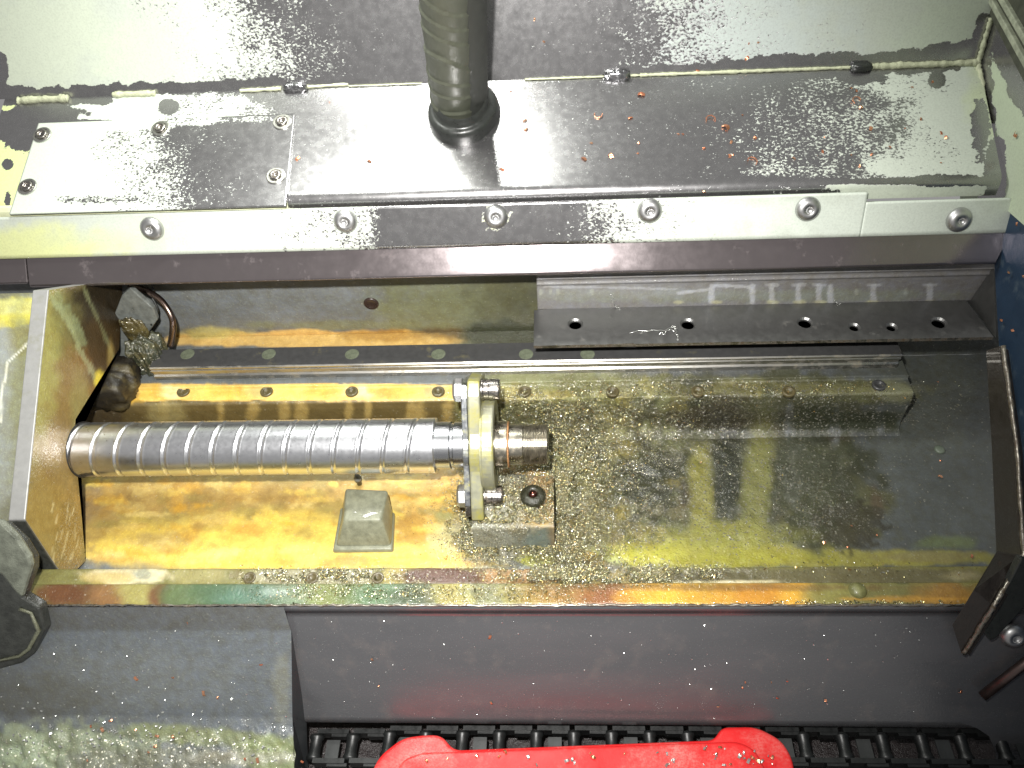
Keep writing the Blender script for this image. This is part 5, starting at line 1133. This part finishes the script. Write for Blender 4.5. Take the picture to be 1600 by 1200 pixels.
for i_, (c, r) in enumerate(((1145, 242), (1180, 216), (1140, 244), (1100, 232), (1067, 210), (998, 224), (1142, 222), (1288, 215), (1285, 237), (1330, 242), (1362, 242), (1343, 260), (1360, 201), (1414, 201), (1470, 208), (1478, 215), (1425, 137), (1457, 128), (1438, 186),
    (1330, 138), (1338, 142), (1345, 168), (1060, 210), (822, 203), (924, 224), (997, 240), (785, 265), (577, 253), (678, 257), (798, 143), (642, 126), (515, 160), (465, 248), (240, 240), (382, 240), (258, 265), (1390, 230), (1160, 180), (985, 185), (1470, 255), (1240, 248), (1100, 300))):
    put_chip('copper_chip', flake[i_ % 6], 'shelf', c, r, random.uniform(.45, 1.0), shelf_label(c, r), G)
G2 = 'small copper chips sticking to the back panel'
for i_, (c, r) in enumerate(((835, 30), (1185, 66), (1167, 91), (1170, 68), (1090, 110), (850, 65))): put_chip('copper_chip', flake[i_ % 6], 'back', c, r, random.uniform(.5, .9), 'small copper chip on the upright back panel, %s' % ('nearest the hose at the top' if r == 30 else 'lower one nearest the hose' if c == 850 else 'just above the torn seam clip' if c == 1090 else 'at the edge of the flaking film'), G2)
G3 = 'small chips sticking to the front apron'
for i_, (c, r) in enumerate(((765, 995), (582, 1030), (768, 1098), (1164, 1066), (1205, 1066), (1230, 1064), (1215, 1090), (1290, 1094), (1122, 1104), (1160, 1074), (592, 1072), (1500, 1080))): put_chip('copper_chip', flake[i_ % 6], 'apron', c, r, random.uniform(.4, .85), 'small copper chip on the apron, %s, %s' % ('near the lower left cover' if c < 640 else 'under the bearing foot' if c < 900 else 'above the red case right ear' if c < 1240 else 'near the right end', 'low down' if r > 1085 else 'halfway down' if r > 1050 else 'high up'), G3)
def chip_litter(name, spots, meshes, mat, label):
    V = []; Fc = []; k = 0
    for i_, (kind, c, r, s_) in enumerate(spots):
        p_, n_ = plane_at(kind, c, r); me = meshes[i_ % len(meshes)]; q_ = Vector(n_).to_track_quat('Z', 'Y').to_matrix() @ Matrix.Rotation(random.random()*6.28, 3, 'Z')
        V += [np.array(q_ @ (v.co*s_/S))+p_ for v in me.vertices]; Fc += [tuple(a_+k for a_ in f.vertices) for f in me.polygons]; k = len(V)
    o = obj(name, (V, Fc), mat); tag(o, label, 'swarf', kind='stuff')
chip_litter('silvery_flecks', [('apron', random.uniform(490, 1470), random.uniform(965, 1125), random.uniform(.14, .42)) for _ in range(170)], sflake, M_silver, 'fine silvery flecks stuck all over the grey front apron')
G5 = 'pale chips scattered on the red plastic case'
for i_ in range(46):
    c = random.choice((random.uniform(1100, 1210), random.uniform(1080, 1215), random.uniform(660, 1100))); put_chip('pale_chip', sflake[i_ % 4] if i_ % 3 else flake[i_ % 6], 'red', c, random.uniform(1175, 1196) if c < 1100 else random.uniform(1165, 1196), random.uniform(.4, 1.1), 'small pale or copper chip lying on the red plastic case', G5)
sp_ = []
for i_ in range(260):
    f_ = random.random() < .25; r = random.uniform(975, 1105) if f_ else random.gauss(1150, 22); sp_.append(('llc' if r < 1105 else 'crust', random.uniform(0, 450), r, random.uniform(.15, .5) if f_ else random.uniform(.2, .8)))
chip_litter('crust_chips', sp_, sflake, M_silver, 'pale fine chips sprinkled over the crust on the lower left cover')
G6 = 'copper chips on the lower left cover'
for i_, (c, r) in enumerate(((213, 1060), (270, 1058), (319, 1083), (340, 1090), (408, 1038), (145, 1137), (163, 1142), (215, 1142), (248, 1152), (273, 1153), (235, 1177), (140, 1190), (245, 1168), (385, 1188), (405, 1190), (474, 1192), (176, 1128), (293, 972))):
    p_ = 'beside the bright steel edge' if c > 380 else 'in the green crust' if r > 1120 else 'on the clean middle'
    put_chip('copper_chip', flake[i_ % 6], 'llc' if r < 1105 else 'crust', c, r, random.uniform(.5, 1.), 'small copper chip %s of the lower left cover sheet' % p_, G6)
G7 = 'small chips on the trough floor'
for i_, (c, r) in enumerate(((1325, 855), (1288, 848), (1518, 869), (1370, 836), (1465, 597), (1470, 720), (1469, 745), (1330, 822))): put_chip('copper_chip', flake[i_ % 6], 'flo', c, r, random.uniform(.5, .9), 'small chip on the grey trough floor, %s' % {855: 'left one above the olive band', 848: 'farthest left on the dark stain', 869: 'on the olive band at the right end', 836: 'on the ragged stain edge', 597: 'behind the ledge end', 720: 'just below the green plug', 745: 'second below the green plug', 822: 'inside the dark stain'}[r], G7)
G8 = 'small chips on the right side wall'
for i_, (c, r) in enumerate(((1577, 425), (1600, 432), (1565, 500), (1583, 516), (1590, 350), (1588, 210), (1566, 23))): put_chip('copper_chip', flake[i_ % 6], 'wall', c, r, random.uniform(.6, 1.3), 'small copper chip on the right side wall, %s' % {425: 'level with the riser top', 432: 'beside the frame edge', 500: 'beside the bracket holes', 516: 'beside the bracket front edge', 350: 'where the blue begins', 210: 'on the pale film', 23: 'on the window channel'}[r], G8)
